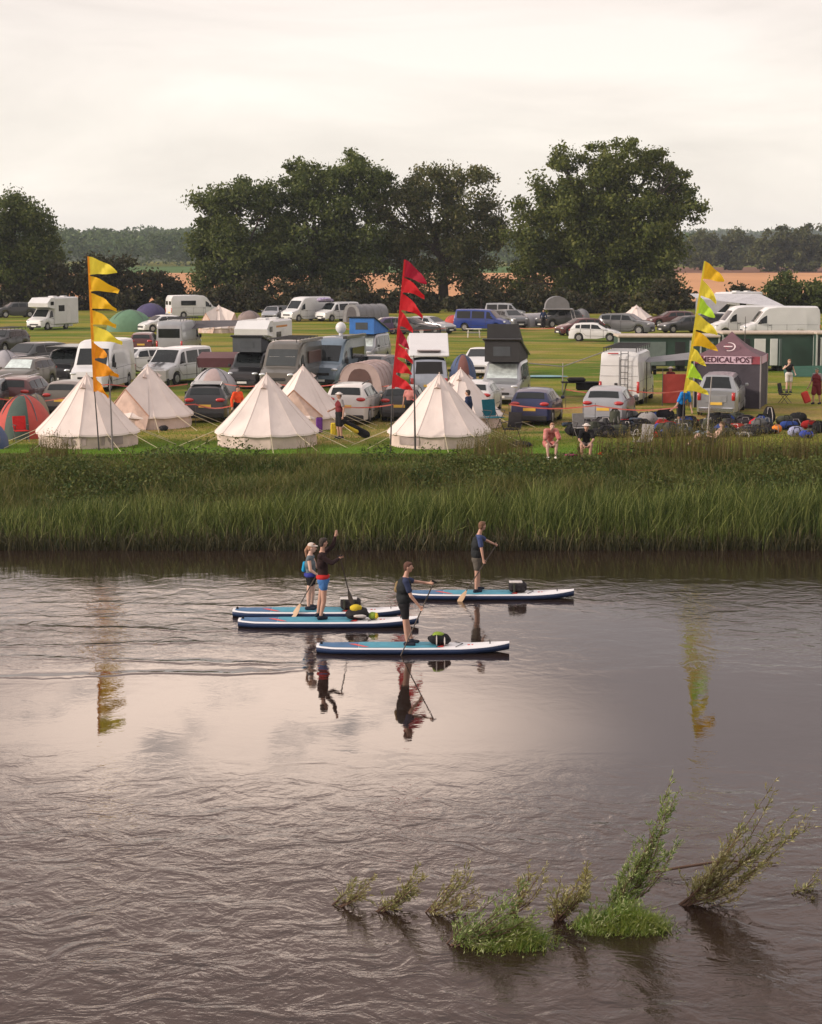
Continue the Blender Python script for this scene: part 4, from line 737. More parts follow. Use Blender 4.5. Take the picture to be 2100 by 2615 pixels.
# ---------------------------------------------------------------- tents
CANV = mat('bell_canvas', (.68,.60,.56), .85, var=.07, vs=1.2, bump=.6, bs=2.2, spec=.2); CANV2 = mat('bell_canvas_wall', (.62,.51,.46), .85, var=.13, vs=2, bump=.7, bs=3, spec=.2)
ROPE = mat('pale_rope', (.50,.44,.30), .8); DPOLE = mat('dark_pole', (.05,.045,.045), .5); 
def bell(px, py, rpx, apx, label, doors=(), nrope=10, phase=0.0, windows=(), name='bell_tent', wall=.55, group='cream bell tents'):
    s0 = at(px, py); s = scl(s0); r = rpx/s; d = s0.y+r*.93; x = s0.x*d/s0.y; s = scl(Vector((x, d, FZ)))
    yb = FPX*0; H = 0
    # height from the apex pixel
    v = (PH/2-apx)/FPX; dz = (-math.sin(TH)+v*math.cos(TH))/(math.cos(TH)+v*math.sin(TH)); H = CAMZ+dz*d-FZ
    root = thing(name, label, 'tent', (x, d, FZ), 0, group); n = 12; sub = 4; m = 10
    def ringr(t, k):                                 # radius at height fraction t from the eaves, panel position k
        sag = .05*math.sin(math.pi*t)
        return r*(1-t)*(1-sag*.9)+.05*t
    V = []; F = []; N = n*sub
    for i in range(m+1):
        t = i/m
        for j in range(N):
            a = 2*math.pi*(j/N)+phase; fr = (j % sub)/sub; seam = math.cos(math.pi/n)/math.cos((fr-.5)*2*math.pi/n)
            rr = ringr(t, fr)*seam*(1-.012*math.sin(math.pi*t)*math.sin(math.pi*fr)*2); z = wall+(H-wall)*t
            if i == 0: z -= .04*math.sin(math.pi*fr)
            V.append((rr*math.cos(a), rr*math.sin(a), z))
    for i in range(m):
        for j in range(N): F.append((i*N+j, i*N+(j+1)%N, (i+1)*N+(j+1)%N, (i+1)*N+j))
    o = len(V); V.append((0, 0, H+.06)); 
    for j in range(N): F.append((m*N+j, m*N+(j+1)%N, o))
    for j in range(N):                                # little valance
        p = V[j]; V.append((p[0]*1.012, p[1]*1.012, p[2]-.07))
    for j in range(N): F.append((o+1+j, o+1+(j+1)%N, (j+1)%N, j))
    MB().add(V, F).build('roof', CANV, root, smooth=12)
    V = []; F = []; rw = r*.955
    for i in range(4):
        for j in range(N):
            a = 2*math.pi*(j/N)+phase; fr = (j % sub)/sub; seam = math.cos(math.pi/n)/math.cos((fr-.5)*2*math.pi/n)
            q = rw*seam*(1+.012*math.sin(i*2.1+j*1.7)*(1 if 0 < i < 3 else .3)); V.append((q*math.cos(a), q*math.sin(a), -.02+(wall+.01)*i/3))
    for i in range(3):
        for j in range(N): F.append((i*N+j, i*N+(j+1)%N, (i+1)*N+(j+1)%N, (i+1)*N+j))
    wl = MB().add(V, F).build('wall', CANV2, root, smooth=25)
    rp = MB()
    for j in range(n):                                # seam ribs
        a = 2*math.pi*j/n+phase; pts = []
        for i in range(m+1):
            t = i/m; rr = ringr(t, 0)*1.004; pts.append((rr*math.cos(a), rr*math.sin(a), wall+(H-wall)*t+.006))
        rp.tube(pts, .007, 4, False)
    rp.build('seams', CANV, root)
    for j in range(n):
        a = 2*math.pi*j/n+phase; c, s_ = math.cos(a), math.sin(a); rr = r
        MB().tube([(rr*c, rr*s_, wall), ((rr+1.35)*c, (rr+1.35)*s_, .0)], .011, 4).build('guy_rope', ROPE, root)
    for va in (-100, 20, 140):
        a = R(va); t = .78; rr = ringr(t, 0)*1.0+.0; z = wall+(H-wall)*t; c, s_ = math.cos(a), math.sin(a)
        M = Matrix.Rotation(a, 3, 'Z'); vt = MB(); w = .13
        P = [Vector((rr+.16, 0, z+.04)), Vector((rr+.01, -w, z-.02)), Vector((rr+.01, w, z-.02)), Vector((rr-.09, 0, z+.2))]
        vt.add([M @ p for p in P], [(0,3,1), (0,2,3), (0,1,2)]); vt.build('vent_flap', CANV2, root)
    for (da, hh, wdd) in doors:
        a = R(da); M = Matrix.Rotation(a, 3, 'Z'); rd = r*.97; K = M @ Vector((rd*.90, 0, hh)); A = Vector((0, 0, H*.985))
        h2 = wdd/2; ang = math.asin(min(.95, h2/r)); B1 = Vector((r*math.cos(a+ang), r*math.sin(a+ang), wall)); B2 = Vector((r*math.cos(a-ang), r*math.sin(a-ang), wall))
        def bow(P, Q, T, mb, nn=8):
            g = []
            for i in range(nn+1):
                for j in range(nn+1-i):
                    u, v2 = i/nn, j/nn; p = P*(1-u-v2)+Q*u+T*v2; g.append(p+Vector((0, 0, -.10*4*u*v2*(1-u-v2)*2)))
            idx = {}; k = 0
            for i in range(nn+1):
                for j in range(nn+1-i): idx[(i, j)] = k; k += 1
            ff = []
            for i in range(nn):
                for j in range(nn-i):
                    ff.append((idx[(i, j)], idx[(i+1, j)], idx[(i, j+1)]))
                    if j < nn-i-1: ff.append((idx[(i+1, j)], idx[(i+1, j+1)], idx[(i, j+1)]))
            mb.add(g, ff)
        pm = MB(); bow(A*.55+K*.45+Vector((0,0,.02)), K, B1, pm); bow(A*.55+K*.45+Vector((0,0,.02)), B2, K, pm); bow(A, A*.55+K*.45+Vector((0,0,.02)), B1, pm); bow(A, B2, A*.55+K*.45+Vector((0,0,.02)), pm); pm.build('porch_roof', CANV, root, smooth=60)
        F1 = M @ Vector((rd*.93, h2*.93, 0)); F2 = M @ Vector((rd*.93, -h2*.93, 0)); B1i = B1*.985; B2i = B2*.985; B1i.z = B2i.z = wall
        K2 = K-Vector((0, 0, .05)); C0 = (F1+F2)/2+M @ Vector((.03, 0, 0)); Cm = (K2+C0)/2
        MB().add([K2, B1i, F1, C0, F2, B2i], [(0,1,2,3), (0,3,4,5)]).build('door_panel', mat('door_canvas', (.56,.42,.36), .9, var=.15, vs=3, bump=.5, bs=5), root)
        MB().tube([K2+Vector((0, 0, .03)), B1+Vector((0, 0, .02))], .028, 5).build('door_trim', mat('trim_tan', (.42,.24,.17), .8), root); MB().tube([K2+Vector((0, 0, .03)), B2+Vector((0, 0, .02))], .028, 5).build('door_trim', MATS['trim_tan'], root)
    for wa in windows:
        a = R(wa); am = a; q = rw*math.cos(math.pi/n)+.012; c = Vector((q*math.cos(a), q*math.sin(a), wall*.5)); tg = Vector((-math.sin(a), math.cos(a), 0)); nn = Vector((math.cos(a), math.sin(a), 0))
        MB().add([c-tg*.45-Vector((0,0,.15))+nn*.02, c+tg*.45-Vector((0,0,.15))+nn*.02, c+tg*.45+Vector((0,0,.15))+nn*.02, c-tg*.45+Vector((0,0,.15))+nn*.02], [(0,1,2,3)]).build('mesh_window', mat('mesh_grey', (.33,.27,.26), .8), root)
    MB().cap((0, 0, H-.02), (0, 0, H+.08), .035, .02, 8).build('pole_cap', CANV2, root, smooth=60)
    return root
bell(226, 1147, 136, 958, 'leftmost front bell tent, behind the left flag poles', windows=(-97, -52))
bell(380, 1098, 118, 936, 'bell tent with A-frame door behind the leftmost one, red disc on its wall', doors=[(-116, 1.65, 2.1)], phase=R(15))
bell(683, 1148, 136, 958, 'middle front bell tent with an unbroken cone', phase=R(8))
bell(775, 1100, 112, 936, 'bell tent with open dark door behind the middle front one', doors=[(-101, 1.65, 2.3)], phase=R(12))
bell(1122, 1148, 136, 957, 'rightmost front bell tent, pierced by the red flag pole line', windows=(-128,), phase=R(5))
bell(1176, 1098, 112, 944, 'bell tent mostly hidden behind the rightmost front one', phase=R(20))
bell(560, 851, 54, 780, 'small pinkish bell tent with two A-frame doors alone on the far grass', doors=[(-130, 1.75, 2.0), (-25, 1.75, 2.0)], wall=.5, phase=R(10))
bell(1625, 832, 52, 780, 'pale pointed tent peak behind the large grey off-road car')
def dome(px, py, wpx, hpx, dep, m, label, m2=None, name='dome_tent', rz=0, n=24, power=1.0, porch=None, ribs=True):
    s0 = at(px, py); s = scl(s0); w = wpx/s/2; h = hpx/s; d = s0.y+dep/2*.95; x = s0.x*d/s0.y
    root = thing(name, label, 'tent', (x, d, FZ), R(rz), 'small tents among the vehicles'); V = []; F = []; m_ = 8
    for i in range(m_+1):
        t = i/m_*math.pi/2
        for j in range(n):
            a = 2*math.pi*j/n; c = abs(math.cos(a))**.8*math.copysign(1, math.cos(a)); e = abs(math.sin(a))**.8*math.copysign(1, math.sin(a))
            q = math.cos(t)**power; fold = 1-.03*math.sin(i+j*2.3)*math.sin(t*2)
            V.append((w*c*q*fold, dep/2*e*q*fold, h*math.sin(t)*(1-.05*abs(math.sin(2*a))*math.cos(t))))
    for i in range(m_):
        for j in range(n): F.append((i*n+j, i*n+(j+1)%n, (i+1)*n+(j+1)%n, (i+1)*n+j))
    MB().add(V, F).build('fly_sheet', m, root, smooth=40)
    if ribs:
        for sg in (-1, 1):
            pts = [(sg*w*.72*math.cos(t)*1.02, -dep/2*.72*math.cos(t)*1.02, h*math.sin(t)*1.01) for t in [math.pi*k/14 for k in range(15)]]
            MB().tube(pts, .02, 5).build('tent_pole', mat('tent_pole', (.10,.10,.11), .5), root)
    if m2:                                                    # front door panel following the dome
        V = []; F = []; k = 7
        for i in range(k+1):
            t = i/k*math.pi/2*.86
            for j in range(7):
                a = -math.pi/2+(j-3)*.15; q = math.cos(t)**power
                V.append((w*math.cos(a)*q*1.05, dep/2*math.sin(a)*q*1.035-.01, h*math.sin(t)*1.01))
        for i in range(k):
            for j in range(6): F.append((i*7+j, i*7+j+1, (i+1)*7+j+1, (i+1)*7+j))
        MB().add(V, F).build('door', m2, root, smooth=60)
    return root
def tunnel(px, py, wpx, hpx, dep, m, label, m2=None, yaw=0, name='tunnel_tent', hoops=4, sides=None):
    s0 = at(px, py); s = scl(s0); w = wpx/s/2; h = hpx/s; d = s0.y+dep/2*.9; x = s0.x*d/s0.y
    root = thing(name, label, 'tent', (x, d, FZ), R(yaw), 'small tents among the vehicles'); V = []; F = []; n = 12; k = hoops*3
    for i in range(k+1):
        y = -dep/2+dep*i/k; sc = 1-.04*math.sin(math.pi*(i % 3)/3)
        for j in range(n+1):
            a = math.pi*j/n; V.append((-w*math.copysign(abs(math.cos(a))**.7, math.cos(a))*sc, y, h*math.sin(a)**.75*sc))
    for i in range(k):
        for j in range(n): F.append((i*(n+1)+j, i*(n+1)+j+1, (i+1)*(n+1)+j+1, (i+1)*(n+1)+j))
    F.append(tuple(range(n, -1, -1))); F.append(tuple(k*(n+1)+j for j in range(n+1)))
    MB().add(V, F).build('fly_sheet', m, root, smooth=50)
    for i in range(0, k+1, 3):
        y = -dep/2+dep*i/k; pts = [(-w*math.copysign(abs(math.cos(a))**.7, math.cos(a))*1.01, y, h*math.sin(a)**.75*1.01) for a in [math.pi*j/14 for j in range(15)]]
        MB().tube(pts, .022, 5).build('hoop', m, root)
    if m2:
        V = [(-w*.6*math.copysign(abs(math.cos(math.pi*j/n))**.7, math.cos(math.pi*j/n)), -dep/2-.02, h*.85*math.sin(math.pi*j/n)**.75+.03) for j in range(n+1)]
        MB().add(V, [tuple(range(n, -1, -1))]).build('door', m2, root)
    return root
TG = lambda n, c: mat('tent_'+n, c, .75, var=.10, vs=2.5, bump=.5, bs=3)
GRN = TG('green', (.10,.20,.12)); PUR = TG('purple', (.06,.05,.13)); GRT = TG('grey', (.17,.17,.18)); RED = TG('red', (.42,.06,.045)); BRN = TG('brown', (.22,.17,.16)); LG = TG('light_grey', (.36,.35,.37)); DG = TG('dark', (.06,.055,.06)); TBL = TG('blue', (.05,.08,.17)); TPK = TG('pinkgrey', (.40,.31,.30)); DGN = TG('bottle_green', (.05,.085,.07))
dome(333, 848, 122, 56, 3.2, GRN, 'green dome tent right of the left flag in the far row')
dome(385, 810, 80, 35, 3, PUR, 'dark purple dome tent behind the green dome tent')
dome(637, 822, 62, 28, 2.4, BRN, 'small brown tent right of the small pinkish bell tent')
tunnel(935, 824, 80, 46, 3.5, GRT, 'grey tunnel awning joined to the white minivan', DG, yaw=-55)
dome(1156, 832, 44, 27, 2.2, RED, 'small red tent at the tail of the bright blue minivan')
tunnel(1356, 836, 58, 34, 3.2, LG, 'silver tunnel tent with open black mouth right of the blue minivan', DG, yaw=-40)
dome(1485, 815, 44, 26, 2.2, GRT, 'grey frame tent at the right of the roof tent car')
tunnel(940, 1026, 118, 98, 3.0, TPK, 'greyish pink awning tent with arched brown door behind the grey beige car', mat('door_brown', (.10,.055,.05), .8), yaw=-14)
dome(548, 1006, 118, 62, 2.6, LG, 'low grey and white tent behind the black car with yellow plate', TPK)
dome(62, 1122, 142, 108, 3.0, RED, 'red dome tent with dark green door panel beside the leftmost bell tent', DGN)
dome(92, 1095, 70, 85, 2.4, TG('olive', (.20,.17,.12)), 'olive tent just behind the red dome tent')
dome(14, 985, 100, 88, 3.2, LG, 'silver blue tent cut by the left edge beside the parked cars')
dome(418, 985, 62, 45, 2.0, TG('lime', (.16,.19,.09)), 'small olive green tent behind the A-frame bell tent')
dome(-14, 1148, 70, 60, 1.6, TBL, 'corner of a blue grey tent at the left edge beside the red camp chair')
dome(1182, 978, 72, 70, 2.6, TBL, 'dark blue tent right of the tilted white roof', TG('rust', (.16,.06,.05)))
# roof tent on the dark off-road car
p = at(1425, 838); s = scl(p)
rt = thing('roof_tent', 'arched grey roof tent standing open on the dark off-road car', 'roof tent', (p.x, p.y+1.5, FZ+1.72)); V = []; F = []
for i in range(5):
    y = -.9+1.8*i/4
    for j in range(11): a = math.pi*j/10; V.append((-1.15*math.cos(a), y, .08+1.15*math.sin(a)**.8))
for i in range(4):
    for j in range(10): F.append((i*11+j, i*11+j+1, (i+1)*11+j+1, (i+1)*11+j))
F += [tuple(range(10, -1, -1)), tuple(range(44, 55))]
MB().add(V, F).build('canvas', GRT, rt, smooth=50); MB().box((.15, 0, .03), (2.7, 1.9, .08), ch=.02).build('base_board', LG, rt)
l = MB(); l.tube([(1.2, -.6, 0), (1.65, -.7, -1.7)], .03, 5); l.tube([(1.5, -.6, 0), (1.95, -.7, -1.7)], .03, 5); l.build('ladder', LG, rt)
# awnings and shelters
p = at(565, 905); aw = thing('awning', 'dark flat awning spread beside the silver campervan', 'awning', (p.x, p.y, FZ))
MB().add([(-3, -1.2, 1.75), (2.2, -1.0, 2.1), (2.0, 1.4, 2.35), (-3, 1.2, 2.3), (-.4, 0, 2.12)], [(0,1,4), (1,2,4), (2,3,4), (3,0,4)]).build('sheet', DG, aw)
for q in ((-3,-1.2,1.75), (2.2,-1,2.1), (2,1.4,2.35), (-3,1.2,2.3)): MB().tube([(q[0], q[1], 0), q], .025, 6).build('pole', DPOLE, aw)
p = at(572, 985); aw = thing('shade_shelter', 'maroon shelter canopy between the striped van and the black campervan', 'awning', (p.x, p.y, FZ)); MM = TG('maroon', (.10,.035,.04))
MB().add([(-1.3,-1.3,1.55), (1.4,-1.3,1.55), (1.4,1.3,1.75), (-1.3,1.3,1.75), (-1.25,-1.3,1.05), (1.35,-1.3,1.05)], [(0,1,2,3), (4,5,1,0)]).build('canopy', MM, aw)
for q in ((-1.3,-1.3), (1.4,-1.3), (1.4,1.3), (-1.3,1.3)): MB().tube([(q[0], q[1], 0), (q[0], q[1], 1.6)], .025, 6).build('pole', DPOLE, aw)
p = at(1722, 1036); aw = thing('windbreak', 'bright red windbreak standing between the white ladder van and the right flag', 'windbreak', (p.x, p.y, FZ))
MB().box((0, 0, .80), (1.15, .05, 1.35), rz=.1, ch=.01).build('cloth', RED, aw)
for q in (-.57, .57): MB().tube([(q, q*.1-.04, -.1), (q, q*.1-.04, 1.75)], .02, 6).build('pole', DPOLE, aw)
p = at(1715, 1030); aw = thing('awning', 'grey sloping canopy above the red windbreak', 'awning', (p.x, p.y+1, FZ))
MB().add([(-1.2, -1, 1.95), (1.3, -1, 2.1), (1.3, .8, 2.35), (-1.2, .8, 2.05)], [(0,1,2,3)]).build('sheet', GRT, aw); 
for q in ((-1.2,-1,1.95), (1.3,-1,2.1)): MB().tube([(q[0], q[1], 0), q], .025, 6).build('pole', DPOLE, aw)
p = at(1940, 848); aw = thing('awning', 'large grey awning stretched from the coachbuilt motorhome at the right', 'awning', (p.x-1, p.y+3, FZ))
MB().add([(-4.6, -2, 3.0), (3.8, -2, 2.1), (1.8, 2, 3.3), (-4.6, 2, 3.3), (-4.6, -2, 0), (-1.6, -2, 2.64)], [(0,5,1,2,3), (0,4,5)]).build('sheet', TG('pale_grey', (.48,.48,.50)), aw)
# ---------------------------------------------------------------- medical tent
p = at(1880, 1043); s = scl(p); gz_ = thing('medical_tent', 'dark maroon canopy tent lettered MEDICAL POST with walls, right of the pickup', 'tent', (p.x, p.y+1.6, FZ), R(-16))
GAZ = TG('plum', (.13,.065,.08)); GWL = TG('plum_dark', (.045,.038,.05)); GRD = TG('banner_red', (.27,.05,.07)); PNK = TG('banner_pink', (.58,.42,.50))
V = []; F = []; hh = 2.75; hw_ = 1.52; n = 8
for k in range(4):
    a = k*math.pi/2; M = Matrix.Rotation(a, 3, 'Z'); o = len(V)
    for i in range(n+1):
        t = i/n; w = hw_*(1-t); z = 2.38+(hh+.72-2.38)*(t**.82*.55+t*.45)*(1) - .20*math.sin(math.pi*t)
        for j in range(5): V.append(M @ Vector(((-1+j/2)*w, -w, z-.03*math.sin(math.pi*j/4)*(1-t))))
    for i in range(n):
        for j in range(4): F.append((o+i*5+j, o+i*5+j+1, o+(i+1)*5+j+1, o+(i+1)*5+j))
MB().add(V, F).build('roof', GAZ, gz_, smooth=20)
for k, mm in ((0, PNK), (1, PNK), (2, PNK), (3, PNK)):
    M = Matrix.Rotation(k*math.pi/2, 3, 'Z'); vb = MB().add([M @ Vector(q) for q in [(-hw_,-hw_-.01,2.04), (hw_,-hw_-.01,2.04), (hw_,-hw_-.01,2.39), (-hw_,-hw_-.01,2.39)]], [(0,1,2,3)]).build('valance', mm, gz_)
    for sg in (-1, 1): MB().add([M @ Vector(q) for q in [(sg*hw_,-hw_-.016,2.04), (sg*(hw_-.42),-hw_-.016,2.04), (sg*(hw_-.42),-hw_-.016,2.39), (sg*hw_,-hw_-.016,2.39)]], [(0,1,2,3)]).build('end_band', GRD, vb)
for k in range(3):
    M = Matrix.Rotation(k*math.pi/2, 3, 'Z'); g = []; ff = []
    for i in range(9):
        xx = -hw_+.02+(2*hw_-.04)*i/8; yy = -hw_+.03+.02*math.sin(i*2.2)
        g += [M @ Vector((xx, yy, 0)), M @ Vector((xx, yy*.998, 2.1))]
    for i in range(8): ff.append((i*2, i*2+2, i*2+3, i*2+1))
    MB().add(g, ff).build('side_wall', GWL, gz_, smooth=60)
for sx in (-1, 1):
    for sy in (-1, 1): MB().box((sx*hw_, sy*hw_, 1.2), (.06, .06, 2.4), ch=.008).build('leg', mat('leg_grey', (.34,.32,.33), .4, .4), gz_)
def text(body, size, m, parent, loc, rot, name='lettering', ext=.004):
    c = bpy.data.curves.new(name, 'FONT'); c.body = body; c.size = size; c.extrude = ext; c.align_x = 'CENTER'; c.align_y = 'CENTER'; c.offset = .006
    o = bpy.data.objects.new('t', c); COL.objects.link(o); bpy.context.view_layer.update()
    me = bpy.data.meshes.new_from_object(o.evaluated_get(bpy.context.evaluated_depsgraph_get())); bpy.data.objects.remove(o); me.name = name; me.materials.clear()
    q = link(name, me, m, parent); q.location = loc; q.rotation_euler = rot; return q
text('MEDICAL·POST', .36, mat('letter_plum', (.06,.01,.025), .7), gz_, (.0, -hw_-.025, 2.215), (R(90), 0, 0))
WL = mat('logo_white', (.65,.55,.56), .7)
def arc(c, r, a0, a1, w, M, name, m, parent, n=20):
    V = []; F = []
    for i in range(n+1):
        a = R(a0+(a1-a0)*i/n); tw = w*math.sin(math.pi*min(1, max(.12, i/n)))**.5
        for rr in (r-tw/2, r+tw/2): V.append(Vector(c)+M @ Vector((rr*math.cos(a), 0, rr*math.sin(a)*.85)))
    for i in range(n): F.append((i*2, i*2+2, i*2+3, i*2+1))
    return MB().add(V, F).build(name, m, parent)
MR = Matrix.Rotation(R(-38), 3, 'X')
arc((.0, -.98, 2.80), .27, -110, 110, .06, MR, 'roof_logo', WL, gz_); arc((-.05, -.98, 2.80), .13, 60, 300, .04, MR, 'roof_logo', GRD, gz_)
MB().add([Vector((-.05, -.98, 2.80))+MR @ Vector(q) for q in [(-.2,-.02,-.02), (.2,-.02,-.02), (.2,-.02,.03), (-.2,-.02,.03)]], [(0,1,2,3)]).build('roof_logo', WL, gz_)
arc((-.1, -hw_-.025, 1.15), .62, -90, 95, .12, Matrix.Identity(3), 'wall_logo', WL, gz_); arc((-.2, -hw_-.025, 1.15), .55, 95, 170, .06, Matrix.Identity(3), 'wall_logo', GRD, gz_)
# ---------------------------------------------------------------- green portable cabins
CG = mat('cabin_green', (.022,.055,.040), .55, var=.15, vs=1.5); CFR = mat('cabin_frame', (.42,.45,.42), .5); CRF = mat('cabin_roof', (.45,.38,.31), .7, var=.12); CDK = mat('cabin_dark', (.015,.018,.018), .7); CWD = mat('cabin_door_white', (.62,.64,.62), .5, var=.05); CPN = mat('cabin_panel', (.13,.17,.16), .6)
def cabin(px0, px1, py, top, label, items, depth=2.5):
    p0 = at(px0, py); p1 = at(px1, py); w = p1.x-p0.x; v = (PH/2-top)/FPX; dz = (-math.sin(TH)+v*math.cos(TH))/(math.cos(TH)+v*math.sin(TH)); h = CAMZ+dz*p0.y-FZ
    r = thing('portable_cabin', label, 'cabin', (p0.x+w/2, p0.y+depth/2, FZ), 0, 'green portable cabins in a row')
    MB().box((0, 0, .30+(h-.45)/2), (w-.04, depth, h-.45), ch=.02).build('wall', CG, r)
    MB().box((0, -.03, h-.07), (w+.02, depth+.22, .14), ch=.03).build('roof', CRF, r)
    for sg in (-1, 1): MB().box((sg*(w/2-.06), -depth/2-.02, h/2+.05), (.10, .06, h-.25), ch=.01).build('corner_post', CFR, r)
    for (fx, fw, kind) in items:
        x = -w/2+fx*w; ww = fw*w; z0 = .35; hh = h-.75; y = -depth/2-.015
        if kind == 'open': MB().box((x, y, z0+hh/2), (ww, .04, hh), ch=.008).build('doorway', CDK, r); 
        elif kind == 'white': MB().box((x, y-.01, z0+hh/2), (ww, .06, hh), ch=.01).build('door', CWD, r)
        elif kind == 'ajar': MB().box((x, y-.32, z0+hh/2), (ww, .05, hh), rz=1.0, ch=.01).build('door', CPN, r)
        elif kind == 'panel': MB().box((x, y, z0+hh/2), (ww, .04, hh), ch=.01).build('panel', CPN, r)
        else:
            f = MB(); f.box((x-ww/2, y-.01, z0+hh/2), (.09, .07, hh)); f.box((x+ww/2, y-.01, z0+hh/2), (.09, .07, hh)); f.box((x, y-.012, z0+hh+.03), (ww+.09, .066, .09)); f.build('door_frame', CFR, r)
            MB().box((x, y+.003, z0+hh/2), (ww-.1, .03, hh), ch=.006).build('door', CG, r)
    for k in range(4): MB().box((-w/2+.5+k*(w-1)/3, 0, .15), (.3, depth*.8, .3)).build('support', CDK, r)
    return r
cabin(1577, 1838, 948, 856, 'left green cabin with framed doors behind the white ladder van', [(.24,.46,'panel'),(.61,.10,'open'),(.76,.10,'frame'),(.90,.07,'panel')])
cabin(1842, 2080, 948, 848, 'middle green cabin with white doors behind the medical tent', [(.09,.13,'frame'),(.24,.12,'open'),(.41,.12,'white'),(.56,.08,'white'),(.62,.06,'ajar'),(.56,.01,'open')])
cabin(2082, 2330, 950, 848, 'right green cabin cut by the right edge', [(.03,.05,'open'),(.09,.07,'frame'),(.3,.1,'white')])
p = at(2055, 962); t = tag(MB().add([(-1.2,-.3,.02),(1.2,-.3,.02),(1.2,.4,.62),(-1.2,.4,.58),(0,-.1,.2)], [(0,1,4),(1,2,4),(2,3,4),(3,0,4)]).build('tarpaulin', mat('tarp_green', (.01,.07,.04), .5, bump=.6, bs=3), None, loc=(p.x, p.y, FZ)), 'dark green tarpaulin hung along the foot of the middle cabin', 'tarpaulin')
# ---------------------------------------------------------------- feather flags and poles
def cloth(n, c):
    m = mat(n, c, .7, var=.06, vs=3); nt = m.node_tree; b = nt.nodes['Principled BSDF']; t = nt.nodes.new('ShaderNodeBsdfTranslucent'); mx = nt.nodes.new('ShaderNodeMixShader'); mx.inputs[0].default_value = .5
    nt.links.new(b.inputs['Base Color'].links[0].from_socket, t.inputs[0]); nt.links.new(b.outputs[0], mx.inputs[1]); nt.links.new(t.outputs[0], mx.inputs[2]); nt.links.new(mx.outputs[0], nt.nodes['Material Output'].inputs[0]); return m
FY = cloth('flag_yellow', (.95,.80,.07)); FA = cloth('flag_amber', (.95,.58,.02)); FO = cloth('flag_orange', (.92,.36,.01)); FR = cloth('flag_red', (.72,.02,.03)); FD = cloth('flag_crimson', (.45,.01,.04)); FL = cloth('flag_lime', (.60,.95,.06))
def flag(base, top, bend, pens, label, sleeve):              # all in photograph pixels at one depth
    b = at(*base); d = b.y; s = scl(b); root = thing('feather_flag', label, 'flag', (b.x, d, FZ), 0, 'feather flags on the river bank')
    def P(px, py, yy=0): return Vector(((px-base[0])/s, yy, (base[1]-py)/s))
    line = [P(*base)-Vector((0,0,.2)), P(*bend), P(*top)]
    def pole(py):
        if py > bend[1]: t = (base[1]-py)/(base[1]-bend[1]); x = base[0]+(bend[0]-base[0])*t
        else: t = (bend[1]-py)/(bend[1]-top[1]); x = bend[0]+(top[0]-bend[0])*t
        return x
    MB().tube([line[0], P(pole((base[1]+bend[1])/2), (base[1]+bend[1])/2), P(*bend), P(*top)], [.028, .024, .02, .012], 8).build('pole', DPOLE, root, smooth=60)
    n = len(pens)
    for i, (tx, ty, m) in enumerate(pens):
        y0 = top[1] if i == 0 else pens[i-1][3] if False else ys_[i]; y1 = ys_[i+1]-3 if i+1 < len(ys_) else bend[1]-4
        g = []; ff = []; N = 8
        wv = random.uniform(-.5, .5)
        for a in range(N+1):
            t = a/N; ux = pole(y0)+(tx-pole(y0))*t; uy = y0+(ty-5-y0)*(t**(1.5+.3*wv))+3*math.sin(9*t+wv*6)*t
            lx = pole(y1)+(tx-pole(y1))*t; ly = y1+(ty+3-y1)*t**(1.3+.5*wv)-(2+3*wv)*math.sin(math.pi*t)+2*math.sin(8*t+wv*9)*t
            if a == 0: uy = y0
            for q in range(4):
                w = q/3; X = ux+(lx-ux)*w; Y = uy+(ly-uy)*w
                g.append(P(X, Y, .17*math.sin(6.5*t+wv*5+w*2.2)*t+.05*math.sin(14*t+w*4)))
        for a in range(N):
            for q in range(3): ff.append((a*4+q, a*4+4+q, a*4+5+q, a*4+1+q))
        MB().add(g, ff).build('pennant', m, root, smooth=80)
    g = []; ff = []; K = 24
    for i in range(K+1):
        py = top[1]+(bend[1]-top[1])*i/K; x = pole(py); w = 2+(i/K)*4
        g += [P(x-2.5, py, -.02), P(x+w, py, -.022)]
    for i in range(K): ff.append((i*2, i*2+2, i*2+3, i*2+1))
    MB().add(g, ff).build('sleeve', sleeve, root, smooth=80)
    return root
ys_ = [660, 708, 750, 793, 833, 876, 920, 966]
flag((254, 1150), (237, 659), (245, 1000), [(309,699,FY),(312,751,FA),(304,793,FA),(302,835,FA),(317,877,FY),(280,910,FO),(306,960,FO),(279,1014,FO)], 'tall feather flag of yellow and orange pennants at the left', FO)
ys_ = [668, 712, 752, 796, 838, 880, 915, 955]
flag((997, 1155), (1035, 667), (1003, 992), [(1090,728,FD),(1084,763,FR),(1080,811,FR),(1055,850,FR),(1046,893,FD),(1055,926,FR),(1052,955,FR),(1054,996,FR)], 'tall feather flag of red pennants in the middle', FR)
ys_ = [672, 718, 760, 804, 846, 888, 926, 968]
flag((1740, 1158), (1791, 671), (1745, 1003), [(1840,722,FA),(1823,776,FY),(1818,813,FL),(1826,856,FY),(1827,896,FA),(1798,934,FY),(1789,970,FL),(1806,1007,FY)], 'tall feather flag of yellow and lime pennants at the right', FY)
def pole(px0, py0, px1, py1, label, m=None, r=.03):
    b = at(px0, py0); s = scl(b); o = MB().tube([(0,0,-.2), ((px1-px0)/s*.45, 0, (py0-py1)/s*.45), ((px1-px0)/s, 0, (py0-py1)/s)], [r*1.3, r, r*.6], 8).build('pole', m or DPOLE, None, smooth=60, loc=b)
    return tag(o, label, 'pole', None)
pole(288, 1150, 282, 896, 'thin grey bare pole just right of the left flag', mat('pole_grey', (.20,.18,.18), .5))
pole(1061, 1150, 1057, 908, 'thin dark bare pole in front of the rightmost front bell tent')
